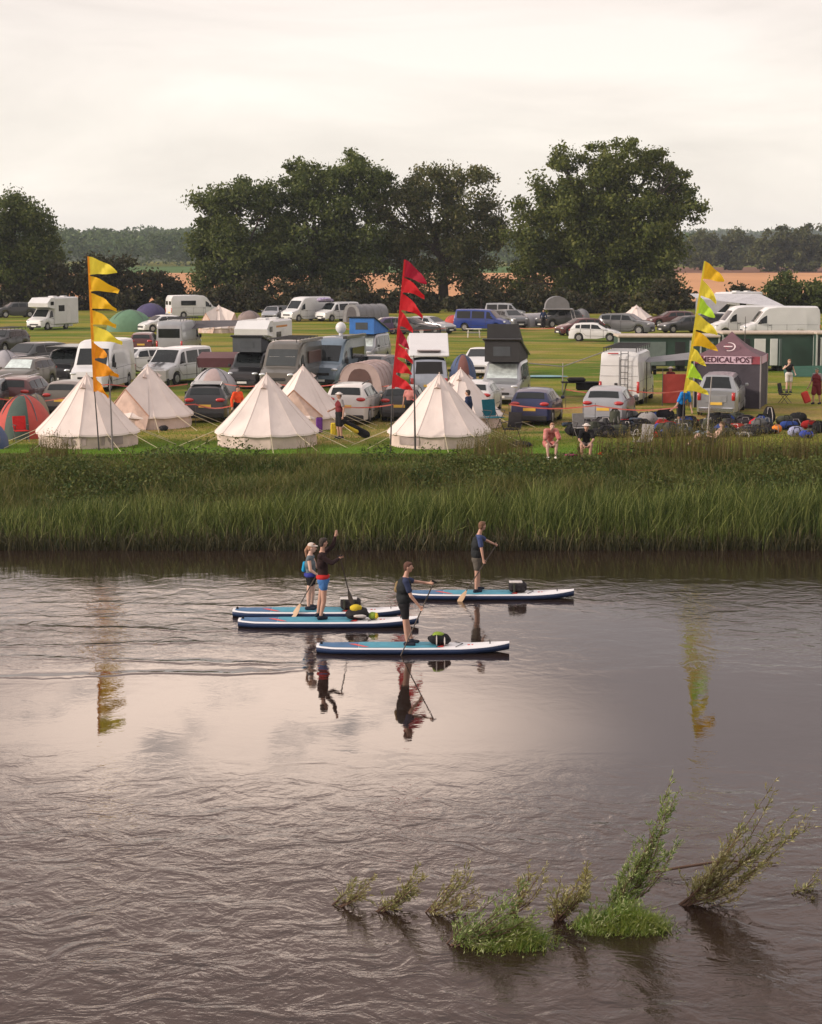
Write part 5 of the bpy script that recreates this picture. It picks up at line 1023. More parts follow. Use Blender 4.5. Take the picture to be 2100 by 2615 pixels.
pole(1803, 1150, 1814, 962, 'pale bare pole in front of the pickup', mat('pole_pale', (.36,.33,.32), .5))
pole(1901, 950, 1901, 809, 'dark mast rising above the roof peak of the medical tent', DPOLE)
pole(1437, 1002, 1437, 927, 'pale prop pole holding the long guy line on the middle lawn', mat('pole_pale', (.36,.33,.32), .5))
# ---------------------------------------------------------------- people
SKIN = mat('skin', (.46,.27,.20), .55, var=.06, spec=.3); SKIN2 = mat('skin_pale', (.58,.38,.30), .55, var=.05, spec=.3)
HAIRD = mat('hair_dark', (.03,.018,.012), .7, bump=.5, bs=60); HAIRB = mat('hair_brown', (.09,.035,.02), .7, bump=.5, bs=60); HAIRG = mat('hair_ginger', (.16,.08,.04), .7, bump=.5, bs=60); HAIRL = mat('hair_blonde', (.32,.17,.10), .7, bump=.5, bs=60)
FAB = lambda n, c: mat('fabric_'+n, c, .85, var=.12, vs=8, bump=.35, bs=14, spec=.08)
BLK = FAB('black', (.02,.02,.022)); NVY = FAB('navy', (.028,.04,.085)); SHD = FAB('shoe', (.025,.03,.045))
def hand(mb, w, d, curl, side, S=1.0):                          # wrist, forearm direction, curl 0..1, side of the thumb (vector)
    d = d.normalized(); t = side-d*side.dot(d); t.normalize(); nrm = d.cross(t)
    p = w+d*.05*S; mb.cap(w, w+d*.085*S, .027*S, .033*S, 8, 3)
    for k, (o, ln) in enumerate(((-.028, .062), (-.009, .075), (.010, .080), (.028, .072))):
        b = w+d*.09*S+t*o*S; a = curl*1.3; d1 = (d*math.cos(a*.6)+nrm*math.sin(a*.6)).normalized(); d2 = (d*math.cos(a*1.5)+nrm*math.sin(a*1.5)).normalized()
        m1 = b+d1*ln*.5*S; mb.cap(b, m1, .0105*S, .0095*S, 6, 2); mb.cap(m1, m1+d2*ln*.55*S, .0095*S, .008*S, 6, 2)
    b = w+d*.035*S+t*.028*S; m1 = b+(t*.8+d*.6+nrm*.3*curl).normalized()*.04*S; mb.cap(b, m1, .013*S, .011*S, 6, 2); mb.cap(m1, m1+(d*.9+nrm*(.2+.8*curl)).normalized()*.032*S, .011*S, .009*S, 6, 2)
def person(label, loc, J, face, clothes, hair=HAIRD, vox=.011, skin=SKIN, yaw=0, group=None, curl=(.9, .9), hairstyle='short', extra=None, S=1.0, parentscale=1.0):
    V3 = lambda k: Vector(J[k]); root = thing('person', label, 'person', loc, yaw, group); f = Vector(face).normalized(); up = Vector((0, 0, 1)); rt = f.cross(up).normalized()
    b = MB(); pel, che, nk, hd = V3('pelvis'), V3('chest'), V3('neck'), V3('head')
    sd = (V3('shR')-V3('shL')).normalized()
    b.cap(pel-sd*.06, pel+sd*.06, .115, n=14); b.cap(pel, pel.lerp(che, .5), .115, .105, 14); b.cap(pel.lerp(che, .5), che, .105, .125, 14); b.cap(che-sd*.06, che+sd*.06, .118, n=14)
    b.cap(che, nk-(nk-che)*.18, .125, .075, 14); b.cap(V3('shL'), V3('shR'), .062, n=12); b.cap(nk-(nk-che)*.1, nk.lerp(hd, .55), .056, .052, 12)
    M = Matrix((rt, f, up)).transposed()
    b.ell(hd+f*.005, (.077, .093, .112), M=M); b.ell(hd+f*.03-up*.06, (.055, .058, .06), M=M)
    b.cap(hd+f*.085+up*.015, hd+f*.112-up*.025, .012, .016, 8, 3)                        # nose
    b.cap(hd+f*.085-up*.052-rt*.018, hd+f*.085-up*.052+rt*.018, .010, n=6, m=2)            # lips
    for sg in (-1, 1): b.ell(hd+rt*sg*.078-up*.01, (.012, .022, .032), 8, 6, M=M); b.cap(hd+f*.078+up*.030+rt*sg*.012, hd+f*.07+up*.030+rt*sg*.05, .012, n=6, m=2)
    for s_ in ('L', 'R'):
        sh, el, ha = V3('sh'+s_), V3('el'+s_), V3('ha'+s_)
        b.cap(sh, el, .052, .040, 10); b.cap(el, ha, .041, .027, 10); hand(b, ha, ha-el, curl[0 if s_ == 'L' else 1], up if abs((ha-el).normalized().z) < .7 else f)
        hp, kn, an = V3('hip'+s_), V3('kn'+s_), V3('an'+s_)
        b.cap(hp, kn, .088, .060, 12); b.cap(kn, kn.lerp(an, .35), .060, .058, 12); b.cap(kn.lerp(an, .3), an, .058, .038, 12)
        fd = Vector(J.get('foot'+s_, f)); fd = Vector((fd.x, fd.y, 0)).normalized(); b.cap(an-up*.045-fd*.03, an-up*.055+fd*.13, .040, .030, 10)
    remesh(b, 'body', skin, root, vox, 2)
    for sg in (-1, 1): MB().ell(hd+f*.088+up*.008+rt*sg*.032, (.013, .008, .009), 8, 6, M=M).build('eye', mat('eye', (.03,.02,.02), .2), root, smooth=180)
    if hair:
        h = MB(); h.ell(hd-f*.016+up*.030, (.086, .096, .100), M=M); h.ell(hd+f*.03+up*.075, (.070, .065, .045), M=M, jit=.06)
        h.ell(hd-f*.05-up*.02, (.078, .055, .075), M=M)
        if hairstyle == 'pony': h.cap(hd-f*.10+up*.03, hd-f*.15-up*.08, .03, .045); h.cap(hd-f*.15-up*.08, hd-f*.14-up*.24, .042, .02)
        remesh(h, 'hair', hair, root, .012, 1)
    for (nm, m, kind, a) in clothes:
        c = MB()
        if kind == 'top':                                       # a = (extra radius, sleeve fraction 0..2)
            e, sl = a; c.cap(pel+(che-pel)*.05-sd*.05, pel+(che-pel)*.05+sd*.05, .115+e, n=14); c.cap(pel.lerp(che, .1), pel.lerp(che, .5), .113+e, .112+e, 14); c.cap(pel.lerp(che, .5), che, .112+e, .126+e, 14); c.cap(che-sd*.06, che+sd*.06, .118+e, n=14)
            c.cap(che, nk-(nk-che)*.25, .126+e, .075+e*.6, 14); c.cap(V3('shL'), V3('shR'), .062+e, n=12)
            for s_ in ('L', 'R'):
                sh, el, ha = V3('sh'+s_), V3('el'+s_), V3('ha'+s_)
                if sl > 0: c.cap(sh, sh.lerp(el, min(1, sl)), .056+e, (.056 if sl < 1 else .046)+e, 10)
                if sl > 1: c.cap(el, el.lerp(ha, sl-1), .044+e, .030+e, 10)
        elif kind == 'vest':
            e = a; c.cap(pel.lerp(che, .38)-sd*.05, pel.lerp(che, .38)+sd*.05, .118+e, n=12); c.cap(pel.lerp(che, .45), che+ (nk-che)*.3, .125+e, .115+e, 14); c.cap(che-sd*.07, che+sd*.07, .122+e, n=12)
        elif kind == 'shorts':
            e, ln = a; c.cap(pel-sd*.06, pel+sd*.06, .122+e, n=14); c.cap(pel, pel.lerp(che, .28), .122+e, .112+e, 14)
            for s_ in ('L', 'R'):
                hp, kn, an = V3('hip'+s_), V3('kn'+s_), V3('an'+s_); c.cap(hp, hp.lerp(kn, min(1, ln)), .094+e, .082+e, 12)
                if ln > 1: c.cap(kn, kn.lerp(an, ln-1), .070+e, .060+e, 12)
        elif kind == 'shoes':
            for s_ in ('L', 'R'):
                an = V3('an'+s_); fd = Vector(J.get('foot'+s_, f)); fd = Vector((fd.x, fd.y, 0)).normalized(); q = MB(); q.cap(an-up*.045-fd*.045, an-up*.05+fd*.15, .050, .040, 10); q.cap(an-up*.01, an-up*.03, .046, n=10)
                remesh(q, 'shoe', m, root, .012, 1)
            continue
        elif kind == 'cap':
            c.ell(hd+up*.058-f*.008, (.088, .104, .075), M=M); c.cap(hd+f*.09+up*.055-rt*.04, hd+f*.09+up*.055+rt*.04, .035, n=10, fl=(1, 1, .3)); c.cap(hd+f*.12+up*.05-rt*.03, hd+f*.12+up*.05+rt*.03, .035, n=10, fl=(1, 1, .3))
        elif kind == 'hat':
            c.ell(hd+up*.075, (.092, .106, .065), M=M); c.ell(hd+up*.060, (.165, .175, .018), M=M)
        elif kind == 'belt':
            c.cap(pel.lerp(che, .22)-sd*.05, pel.lerp(che, .22)+sd*.05, .150, n=12, fl=(1, 1, .55)); c.ell(pel.lerp(che, .22)-f*.13, (.09, .05, .06), M=M)
        elif kind == 'pack':
            bk = -f; w_, z0, z1, dp = a; c.cap(che+bk*(.13+dp*.5)+up*z1, che+bk*(.15+dp*.5)+up*z0, w_*.8, w_, 12, fl=(1, 1, 1))
        remesh(c, nm, m, root, .014, 2)
    return root
def J_px(foot, s, d):                                           # joints from photograph offsets: (px, py, depth offset)
    return {k: ((v[0]-foot[0])/s, v[2], (foot[1]-v[1])/s) for k, v in d.items()}
G_SUP = 'paddlers standing on boards'
def board_pos(cx, wl):                                          # water-line pixel of the near edge
    p = at(cx, wl, 0.0); return Vector((p.x, p.y+.36, 0))
B = {}
B[1] = board_pos(818, 1579); B[2] = board_pos(838, 1605); B[3] = board_pos(1055, 1672); B[4] = board_pos(1254, 1533)
DECK = .17
def pad(n, foot_px, bd):                                        # foot point on the deck
    p = at(foot_px[0], foot_px[1], DECK); s = FPX/(bd.y*math.cos(TH)+(CAMZ-DECK)*math.sin(TH)); return Vector(((foot_px[0]-1050)/FPX*(bd.y*math.cos(TH)+(CAMZ-DECK)*math.sin(TH)), bd.y, DECK)), s
# near man
P3, s3 = pad(3, (1046, 1654), B[3]); f = (1046, 1654)
J3 = J_px(f, s3, dict(pelvis=(1032,1553,0), chest=(1031,1508,0), neck=(1037,1478,0), head=(1043,1455,0), shR=(1037,1489,-.19), elR=(1050,1525,-.24), haR=(1070,1550,-.22),
  shL=(1034,1489,.19), elL=(1062,1497,.22), haL=(1096,1497,.05), hipR=(1034,1560,-.09), knR=(1037,1605,-.10), anR=(1041,1646,-.11), hipL=(1032,1560,.09), knL=(1040,1604,.12), anL=(1051,1644,.15)))
person('man in navy T-shirt, black shorts and pale-backed buoyancy aid paddling the nearest board', P3, J3, (1, -.15, .03), [('t_shirt', FAB('navy_shirt', (.035,.045,.09)), 'top', (.014, .62)), ('shorts', BLK, 'shorts', (.012, .45)), ('buoyancy_aid', FAB('aid_black', (.025,.028,.03)), 'vest', .05), ('back_panel', FAB('olive_tan', (.22,.16,.08)), 'pack', (.07, -.05, .10, .0)), ('shoes', SHD, 'shoes', 0)], HAIRB, .009, group=G_SUP, skin=SKIN)
# far man
P4, s4 = pad(4, (1223, 1509), B[4]); f = (1223, 1509)
J4 = J_px(f, s4, dict(pelvis=(1217,1426,0), chest=(1219,1388,0), neck=(1224,1359,0), head=(1231,1340,0), shR=(1224,1369,-.18), elR=(1229,1398,-.24), haR=(1233,1421,-.26),
  shL=(1224,1369,.18), elL=(1243,1381,.22), haL=(1262,1387,.05), hipR=(1219,1431,-.09), knR=(1218,1468,-.10), anR=(1216,1502,-.11), hipL=(1217,1431,.09), knL=(1221,1468,.13), anL=(1223,1500,.17)))
person('ginger-haired man in blue T-shirt and grey shorts on the rearmost board, looking away', P4, J4, (.8, .55, 0), [('t_shirt', FAB('blue_shirt', (.05,.07,.16)), 'top', (.014, .62)), ('shorts', FAB('grey_short', (.10,.09,.075)), 'shorts', (.012, .45)), ('buoyancy_aid', FAB('aid_black', (.025,.028,.03)), 'vest', .04), ('shoes', SHD, 'shoes', 0)], HAIRG, .010, group=G_SUP)
# woman
P1, s1 = pad(1, (793, 1560), B[1]); f = (793, 1560)
J1 = J_px(f, s1, dict(pelvis=(796,1480,0), chest=(793,1444,0), neck=(793,1419,0), head=(798,1402,0), shR=(791,1428,-.16), elR=(795,1456,-.22), haR=(812,1468,-.20),
  shL=(797,1428,.16), elL=(806,1452,.20), haL=(820,1462,.10), hipR=(795,1486,-.08), knR=(790,1520,-.09), anR=(789,1552,-.10), hipL=(797,1486,.08), knL=(798,1520,.10), anL=(796,1551,.13)))
person('woman in pale cap and blue back pack with a ponytail on the left rear board', P1, J1, (1, -.1, -.05), [('top', FAB('teal_grey', (.12,.15,.17)), 'top', (.010, 0)), ('shorts', BLK, 'shorts', (.010, .22)), ('back_pack', FAB('pack_blue', (.02,.30,.55)), 'pack', (.055, -.16, .02, .02)), ('waist_belt', FAB('belt_blue', (.04,.05,.25)), 'belt', 0), ('cap', FAB('cap_pale', (.60,.52,.46)), 'cap', 0), ('shoes', SHD, 'shoes', 0)], HAIRL, .010, skin=SKIN2, group=G_SUP, hairstyle='pony')
# waving man
P2, s2 = pad(2, (822, 1587), B[2]); f = (822, 1587)
J2 = J_px(f, s2, dict(pelvis=(827,1488,0), chest=(824,1443,0), neck=(824,1411,0), head=(827,1391,0), shR=(820,1423,-.19), elR=(850,1440,-.20), haR=(866,1431,-.05),
  shL=(829,1419,.16), elL=(851,1400,.10), haL=(857,1377,.08), hipR=(828,1494,-.09), knR=(828,1540,-.10), anR=(820,1578,-.11), hipL=(826,1494,.09), knL=(818,1540,.12), anL=(812,1576,.16)))
person('man in dark long-sleeved top and blue shorts raising one hand on the left front board', P2, J2, (.9, .45, .05), [('long_sleeved_top', FAB('plum_black', (.035,.022,.022)), 'top', (.012, 1.95)), ('shorts', FAB('short_blue', (.06,.16,.38)), 'shorts', (.014, .25)), ('red_waist_pack', FAB('belt_red', (.45,.03,.03)), 'belt', 0), ('shoes', SHD, 'shoes', 0)], HAIRD, .009, group=G_SUP, curl=(.3, .9))
# ---------------------------------------------------------------- boards, paddles, luggage
def board(p, label):
    root = thing('paddle_board', label, 'paddle board', (p.x, p.y, 0), 0, 'inflatable touring paddle boards'); L = 4.36; n = 40
    def w(u): return .35*float(np.interp(u, [0, .03, .1, .25, .5, .75, .9, .97, 1], [.42, .62, .84, .97, 1.0, .90, .60, .28, .06]))
    def rk(u): return .085*max(0, (u-.72)/.28)**2+.02*max(0, (.08-u)/.08)
    def loft(name, prof, m, par, u0=0., u1=1., flat=False):
        V = []; F = []; k = len(prof)
        for i in range(n+1):
            u = u0+(u1-u0)*i/n
            for (a, z) in prof: V.append(((u-.5)*L, a*w(u) if abs(a) <= 1 else math.copysign(w(u)+(abs(a)-1), a), z+rk(u)))
        for i in range(n):
            for j in range(k if not flat else k-1): F.append((i*k+j, i*k+(j+1)%k, (i+1)*k+(j+1)%k, (i+1)*k+j))
        if not flat: F += [tuple(range(k-1, -1, -1)), tuple(n*k+j for j in range(k))]
        return MB().add(V, F).build(name, m, par, smooth=50)
    Wt = mat('board_white', (.70,.70,.72), .45, var=.04); Nv = mat('board_navy', (.015,.035,.10), .4, var=.1); Tl = mat('board_teal', (.05,.26,.36), .7, var=.15, vs=4); Bl = mat('board_blue', (.045,.13,.26), .7, var=.15, vs=4); Rd = mat('board_red', (.62,.06,.05), .6)
    loft('hull', [(-.55,-.03),(-.9,-.01),(-1.05,.03),(-1.062,.075),(-1.048,.124),(1.048,.124),(1.062,.075),(1.05,.03),(.9,-.01),(.55,-.03)], Nv, root)
    loft('rail', [(-1.051,.120),(-1.02,.140),(-.95,.151),(-.7,.155),(.7,.155),(.95,.151),(1.02,.140),(1.051,.120)], Wt, root)
    loft('deck_pad', [(-.97,.157),(-.9,.161),(0,.163),(.9,.161),(.97,.157)], Tl, root, .22, .64, True); loft('tail_pad', [(-.97,.157),(-.9,.161),(0,.163),(.9,.161),(.97,.157)], Bl, root, .015, .218, True)
    MB().add([((-.255)*L, -.30, .168), ((-.225)*L, -.30, .168), ((-.30)*L, .05, .170), ((-.335)*L, .05, .170)], [(0,1,2,3)]).build('deck_stripe', Rd, root)
    MB().add([((.125)*L, -.31, .165), ((.155)*L, -.28, .165), ((.175)*L, .10, .166), ((.15)*L, .20, .166)], [(0,1,2,3)]).build('deck_stripe', Rd, root)
    for k in range(3): MB().box((.29*L+k*.09, -.02, .158+.0035), (.055, .10, .006)).build('nose_mark', Rd if k < 3 else Wt, root)
    MB().cap((-L*.475, .0, .17), (-L*.475, 0, .20), .03).build('tail_handle', BLK, root); MB().tube([(L*.40, -.05, .18), (L*.40, 0, .235), (L*.40, .05, .18)], .012, 6).build('nose_handle', BLK, root)
    for q in (.62, .72): MB().tube([(L*(q-.5), -.28, .165), (L*(q-.46), .0, .185), (L*(q-.5), .28, .165)], .008, 5).build('bungee', BLK, root)
    MB().add([(-L*.44, 0, -.02), (-L*.36, 0, -.02), (-L*.40, .0, -.22)], [(0,1,2)]).build('fin', BLK, root)
    return root
board(B[1], 'blue and white paddle board under the woman, farther of the left pair')
board(B[2], 'blue and white paddle board under the waving man, nearer of the left pair')
board(B[3], 'nearest blue and white paddle board, under the man with the pale-backed buoyancy aid')
board(B[4], 'rearmost blue and white paddle board, under the ginger-haired man')
SHAFT = mat('shaft', (.06,.045,.035), .4); BLADE = mat('blade_wood', (.45,.30,.18), .5)
def paddle(ref, s, f, top, bot, label, d0, d1, blade=True, bm=None):
    a = ref+Vector(((top[0]-f[0])/s, d0, (f[1]-top[1])/s)); b = ref+Vector(((bot[0]-f[0])/s, d1, (f[1]-bot[1])/s)); d = (b-a).normalized()
    root = thing('paddle', label, 'paddle', a, 0, 'paddles in hand'); b = b-a; sh = b-d*.42 if blade else b
    MB().tube([(0,0,0), sh*.5, sh], [.015, .015, .014], 8).build('shaft', SHAFT, root, smooth=60)
    sd = d.cross(Vector((0, 1, 0))).normalized(); MB().cap(sd*-.05, sd*.05, .018, n=8).build('grip', BLK, root, smooth=60)
    if blade:
        V = []; F = []; nrm = d.cross(sd).normalized(); k = 8; sd2 = (sd*.75+nrm*.65).normalized(); n2 = d.cross(sd2)
        for i in range(k+1):
            t = i/k; w = .10*math.sin(math.pi*(.08+.86*t))**.6*(.6+.5*t)
            for q, o in ((-1, 0), (0, .012), (1, 0), (0, -.012)): V.append(sh+d*.42*t+sd2*q*w*.9+n2*o)
        for i in range(k):
            for j in range(4): F.append((i*4+j, i*4+(j+1)%4, (i+1)*4+(j+1)%4, (i+1)*4+j))
        F += [(3,2,1,0), tuple(k*4+j for j in range(4))]; MB().add(V, F).build('blade', bm or BLADE, root, smooth=40)
paddle(P3, s3, (1046,1654), (1109,1493), (996,1733), 'long paddle held by the man on the nearest board, blade under water', .03, -.62, True)
paddle(P4, s4, (1223,1509), (1268,1388), (1168,1532), 'paddle held by the ginger-haired man with pale blade at the water', .03, -.55)
paddle(P1, s1, (793,1560), (816,1459), (749,1577), 'wooden-looking paddle held by the woman with blade over the board edge', -.10, -.44)
paddle(P2, s2, (822,1587), (869,1424), (898,1560), 'dark paddle held upright by the waving man', -.03, .50, True, SHAFT)
def lug(ref, L0, cx, parts, label, name='kit_bag', cat='bag'):
    root = thing(name, label, cat, (ref.x+cx, ref.y, DECK)); 
    for (nm, c, r_, m, kind) in parts:
        q = MB()
        if kind == 'b': q.box(c, r_, ch=min(r_)*.22); q.build(nm, m, root, smooth=40)
        else: q.ell(c, r_, 12, 8, jit=.10); q.build(nm, m, root, smooth=60)
xo = lambda px, ref, s: (px-1050)/FPX*(ref.y*math.cos(TH)+CAMZ*math.sin(TH))-ref.x
WTF = FAB('white', (.55,.52,.50)); YEL = FAB('yellow', (.55,.42,.04)); LIME = FAB('lime', (.22,.32,.05)); DKB = FAB('dark_bag', (.03,.028,.03)); REDF = FAB('red', (.50,.03,.03)); OLV = FAB('olive', (.06,.065,.05))
lug(B[1], 0, xo(896, B[1], 1), [('bag', (0,0,.14), (.50,.42,.26), DKB, 'b'), ('lid', (-.05,-.02,.275), (.42,.30,.03), WTF, 'b'), ('strap', (.08,-.215,.14), (.05,.02,.27), OLV, 'b'), ('strap', (-.15,-.215,.14), (.05,.02,.27), OLV, 'b')], 'black kit bag with silver top on the farther left board')
lug(B[2], 0, xo(915, B[2], 1), [('bag', (0,0,.13), (.28,.22,.15), DKB, 'e'), ('dry_bag', (-.05,-.05,.27), (.15,.14,.09), YEL, 'e'), ('bundle', (-.14,0,.12), (.16,.2,.13), DKB, 'e'), ('strap', (.05,-.2,.1), (.16,.05,.04), WTF, 'e')], 'black and yellow luggage pile strapped on the nearer left board')
lug(B[2], 0, xo(953, B[2], 1), [('roll', (0,0,.08), (.12,.16,.085), LIME, 'e'), ('end_cap', (.08,-.04,.08), (.05,.11,.07), YEL, 'e')], 'small lime green roll beside the luggage pile')
lug(B[3], 0, xo(1122, B[3], 1), [('bag', (0,0,.12), (.27,.22,.13), BLK, 'e'), ('lid', (-.02,0,.22), (.14,.13,.06), LIME, 'e'), ('bundle', (.15,-.03,.10), (.12,.14,.09), DKB, 'e'), ('strap', (-.06,-.18,.12), (.018,.05,.12), WTF, 'e'), ('strap', (.12,-.17,.10), (.018,.05,.10), WTF, 'e')], 'black bag with green lid on the nearest board')
lug(B[4], 0, xo(1322, B[4], 1), [('case', (0,0,.13), (.46,.40,.24), DKB, 'b'), ('lid', (-.05,0,.257), (.34,.30,.03), WTF, 'b'), ('strap', (-.1,-.205,.13), (.05,.02,.25), OLV, 'b')], 'dark box case with pale top on the rearmost board')
# ---------------------------------------------------------------- people on the field
def stand(h=1.75, armL=(-.30,-.02,.86), armR=(.30,-.02,.86), elL=(-.28,.03,1.14), elR=(.28,.03,1.14), lean=0, step=0):
    k = h/1.75; J = dict(pelvis=(0,0,.95), chest=(0,-lean*.5,1.27), neck=(0,-lean*.9,1.47), head=(0,-lean-.02,1.62), shL=(-.17,-lean*.8,1.42), shR=(.17,-lean*.8,1.42), elL=elL, haL=armL, elR=elR, haR=armR,
      hipL=(-.09,0,.90), knL=(-.10,-.02-step,.50), anL=(-.11,.02-step*1.3,.09), hipR=(.09,0,.90), knR=(.10,-.02+step,.50), anR=(.11,.02+step*1.3,.09), footL=(0,-1,0), footR=(0,-1,0))
    return {a: (tuple(q*k for q in v) if not a.startswith('foot') else v) for a, v in J.items()}
def sit(seat=.42, bend=.25, knee=.42):
    return dict(pelvis=(0,.15,seat+.10), chest=(0,.10-bend*.5,seat+.42), neck=(0,.04-bend,seat+.60), head=(0,-.03-bend*1.25,seat+.74), shL=(-.18,.05-bend*.9,seat+.56), shR=(.18,.05-bend*.9,seat+.56), elL=(-.25,-.12-bend,seat+.30), haL=(-.10,-.42,seat+.12), elR=(.25,-.12-bend,seat+.30), haR=(.10,-.42,seat+.12),
      hipL=(-.09,.08,seat+.06), knL=(-.16,-.40,knee+.08), anL=(-.13,-.42,.09), hipR=(.09,.08,seat+.06), knR=(.16,-.40,knee+.08), anR=(.13,-.42,.09), footL=(0,-1,0), footR=(0,-1,0))
GP = 'people on the camping field'
def camper(px, py, label, J, clothes, yaw=0, hair=HAIRD, face=(0,-1,0), skin=SKIN, **k):
    p = at(px, py); return person(label, p, J, face, clothes, hair, .014, skin, R(yaw), GP, **k)
ORG = FAB('orange', (.75,.09,.03)); FLO = mat('fabric_floral', (.36,.05,.05), .85, vs=9, col2=(.50,.26,.22)); CYN = FAB('cyan', (.02,.22,.60)); MRN = FAB('maroon', (.16,.03,.035)); GRF = FAB('grey', (.25,.24,.24)); KHK = FAB('khaki', (.30,.25,.18))
camper(608, 1090, 'person in an orange jacket between the black car and the middle bell tent', stand(1.7), [('jacket', ORG, 'top', (.02, 1.9)), ('trousers', BLK, 'shorts', (.02, 1.9)), ('shoes', SHD, 'shoes', 0)], yaw=40)
camper(868, 1120, 'man in a white cap and dark vest with black shorts beside the grey beige car', stand(1.8, armL=(-.22,-.28,1.05), elL=(-.28,.0,1.14)), [('t_shirt', GRF, 'top', (.012, .6)), ('vest', MRN, 'vest', .03), ('shorts', BLK, 'shorts', (.025, .9)), ('cap', FAB('cap_white', (.65,.6,.56)), 'hat', 0), ('shoes', SHD, 'shoes', 0)], yaw=-60)
camper(1046, 1085, 'person in pink top beside the black hatchback behind the red flag', stand(1.7), [('shirt', FAB('pink', (.48,.20,.18)), 'top', (.014, .7)), ('shorts', BLK, 'shorts', (.02, .9))], yaw=-30, hair=None)
camper(1196, 1110, 'dark-haired person in a navy jacket behind the rightmost front bell tent', stand(1.78), [('jacket', NVY, 'top', (.02, 1.9)), ('trousers', BLK, 'shorts', (.02, 1.9))], yaw=-110)
camper(1403, 1170, 'seated person in red floral clothes bending over their feet', sit(.42, .34), [('floral_top', FLO, 'top', (.03, .9)), ('floral_skirt', FLO, 'shorts', (.035, .75)), ('shoes', FAB('cap_white', (.65,.6,.56)), 'shoes', 0)], yaw=8, hair=HAIRL, skin=SKIN2)
camper(1497, 1170, 'seated man in black T-shirt and pale sun hat facing the river', sit(.38, .22), [('t_shirt', BLK, 'top', (.02, .7)), ('shorts', FAB('short_grey', (.22,.18,.17)), 'shorts', (.02, .8)), ('sun_hat', FAB('hat_pale', (.60,.54,.50)), 'hat', 0), ('shoes', SHD, 'shoes', 0)], yaw=-5)
J = stand(1.75, armL=(-.62,-.25,.80), elL=(-.40,-.25,.95), armR=(.30,-.35,.70), elR=(.30,-.25,.95), lean=.35)
camper(1738, 1092, 'man in a bright blue T-shirt stooping at the tape behind the gear heap', J, [('t_shirt', CYN, 'top', (.02, .65)), ('shorts', BLK, 'shorts', (.02, .9)), ('shoes', SHD, 'shoes', 0)], yaw=30)
camper(1712, 1030, 'person in maroon clothes and pale hat beside the red windbreak', stand(1.75), [('long_top', MRN, 'top', (.03, 1.6)), ('trousers', MRN, 'shorts', (.03, 1.9)), ('hat', FAB('hat_pale', (.60,.54,.50)), 'hat', 0)], yaw=-50)
camper(2014, 1003, 'woman in black top and white shorts raising a drink beside the medical tent', stand(1.72, armL=(-.22,-.35,1.42), elL=(-.36,-.12,1.25), armR=(.30,-.1,1.0)), [('top', BLK, 'top', (.012, 0)), ('shorts', FAB('white', (.55,.52,.50)), 'shorts', (.02, .7)), ('shoes', SHD, 'shoes', 0)], yaw=10, skin=SKIN2, hair=HAIRL)
camper(2085, 1032, 'walker in a cap carrying a red bag near the right edge', stand(1.72, armL=(-.42,-.05,.80), step=.10), [('shirt', GRF, 'top', (.014, .9)), ('wrap', MRN, 'vest', .05), ('shorts', MRN, 'shorts', (.04, .9)), ('cap', FAB('cap_green', (.16,.22,.17)), 'cap', 0), ('shoes', SHD, 'shoes', 0)], yaw=-40)
camper(1388, 838, 'dark-clothed person by the barrier next to the roof tent car', stand(1.75), [('jacket', NVY, 'top', (.02, 1.9)), ('trousers', BLK, 'shorts', (.02, 1.9))], yaw=0)
Jr = dict(pelvis=(.35,0,.40), chest=(.60,0,.62), neck=(.72,0,.80), head=(.76,0,.95), shL=(.70,.17,.76), shR=(.70,-.17,.76), elL=(.55,.24,.55), haL=(.35,.15,.62), elR=(.55,-.24,.50), haR=(.30,-.18,.55), hipL=(.30,.09,.38), knL=(-.10,.12,.60), anL=(-.40,.12,.30), hipR=(.30,-.09,.38), knR=(-.12,-.12,.58), anR=(-.45,-.12,.28), footL=(-1,0,.3), footR=(-1,0,.3))
person('sunbather reclining in a lounger among the tall weeds, right of the white folding chair', at(1790, 1152), Jr, (-1, -.2, .2), [('shorts', BLK, 'shorts', (.02, .6))], HAIRB, .014, SKIN2, 0, GP)
# ---------------------------------------------------------------- camp things
def campchair(px, py, m, label, yaw=0, fm=None, S=1.0, back=.85):
    p = at(px, py); r = thing('camp_chair', label, 'chair', p, R(yaw), 'folding camp chairs'); fm = fm or DPOLE
    MB().box((0, 0, .42*S), (.5*S, .45*S, .03), ch=.01).build('seat', m, r)
    MB().box((0, .27*S, .70*S), (.5*S, .03, .52*S), ch=.01, M=Matrix.Rotation(-.18, 3, 'X')).build('backrest', m, r)
    for x in (-.25, .25):
        MB().tube([(x*S, -.24*S, 0), (x*S, .30*S, .62*S)], .014, 6).build('leg', fm, r); MB().tube([(x*S, .26*S, 0), (x*S, -.22*S, .62*S)], .014, 6).build('leg', fm, r); MB().box((x*S, 0, .64*S), (.05, .45*S, .025), ch=.008).build('armrest', fm, r)
    return r
campchair(55, 1128, REDF, 'red folding chair beside the red dome tent', 25)
campchair(1262, 1100, FAB('teal', (.02,.12,.16)), 'teal folding chair right of the rightmost bell tent', 35, S=1.3)
campchair(1306, 1128, DKB, 'dark folding chair right of the teal one', -30, S=1.15)
campchair(1640, 1160, GRF, 'white-framed grey folding chair tilted on the grass near the weeds', -45, mat('frame_white', (.65,.62,.55), .4), S=1.1)
campchair(1484, 1120, GRF, 'grey folding chair beside the dark blue hatchback', 20, S=1.0)
campchair(2005, 1030, DKB, 'dark folding chair at the right side of the medical tent', 60)
p = at(1790, 1155); r = thing('lounger', 'low folding lounger under the reclining sunbather', 'lounger', p)
MB().add([(-.55,-.28,.26),(.35,-.28,.28),(.35,.28,.28),(-.55,.28,.26),(.85,-.28,.80),(.85,.28,.80)], [(0,1,2,3),(1,4,5,2)]).build('fabric', BLK, r)
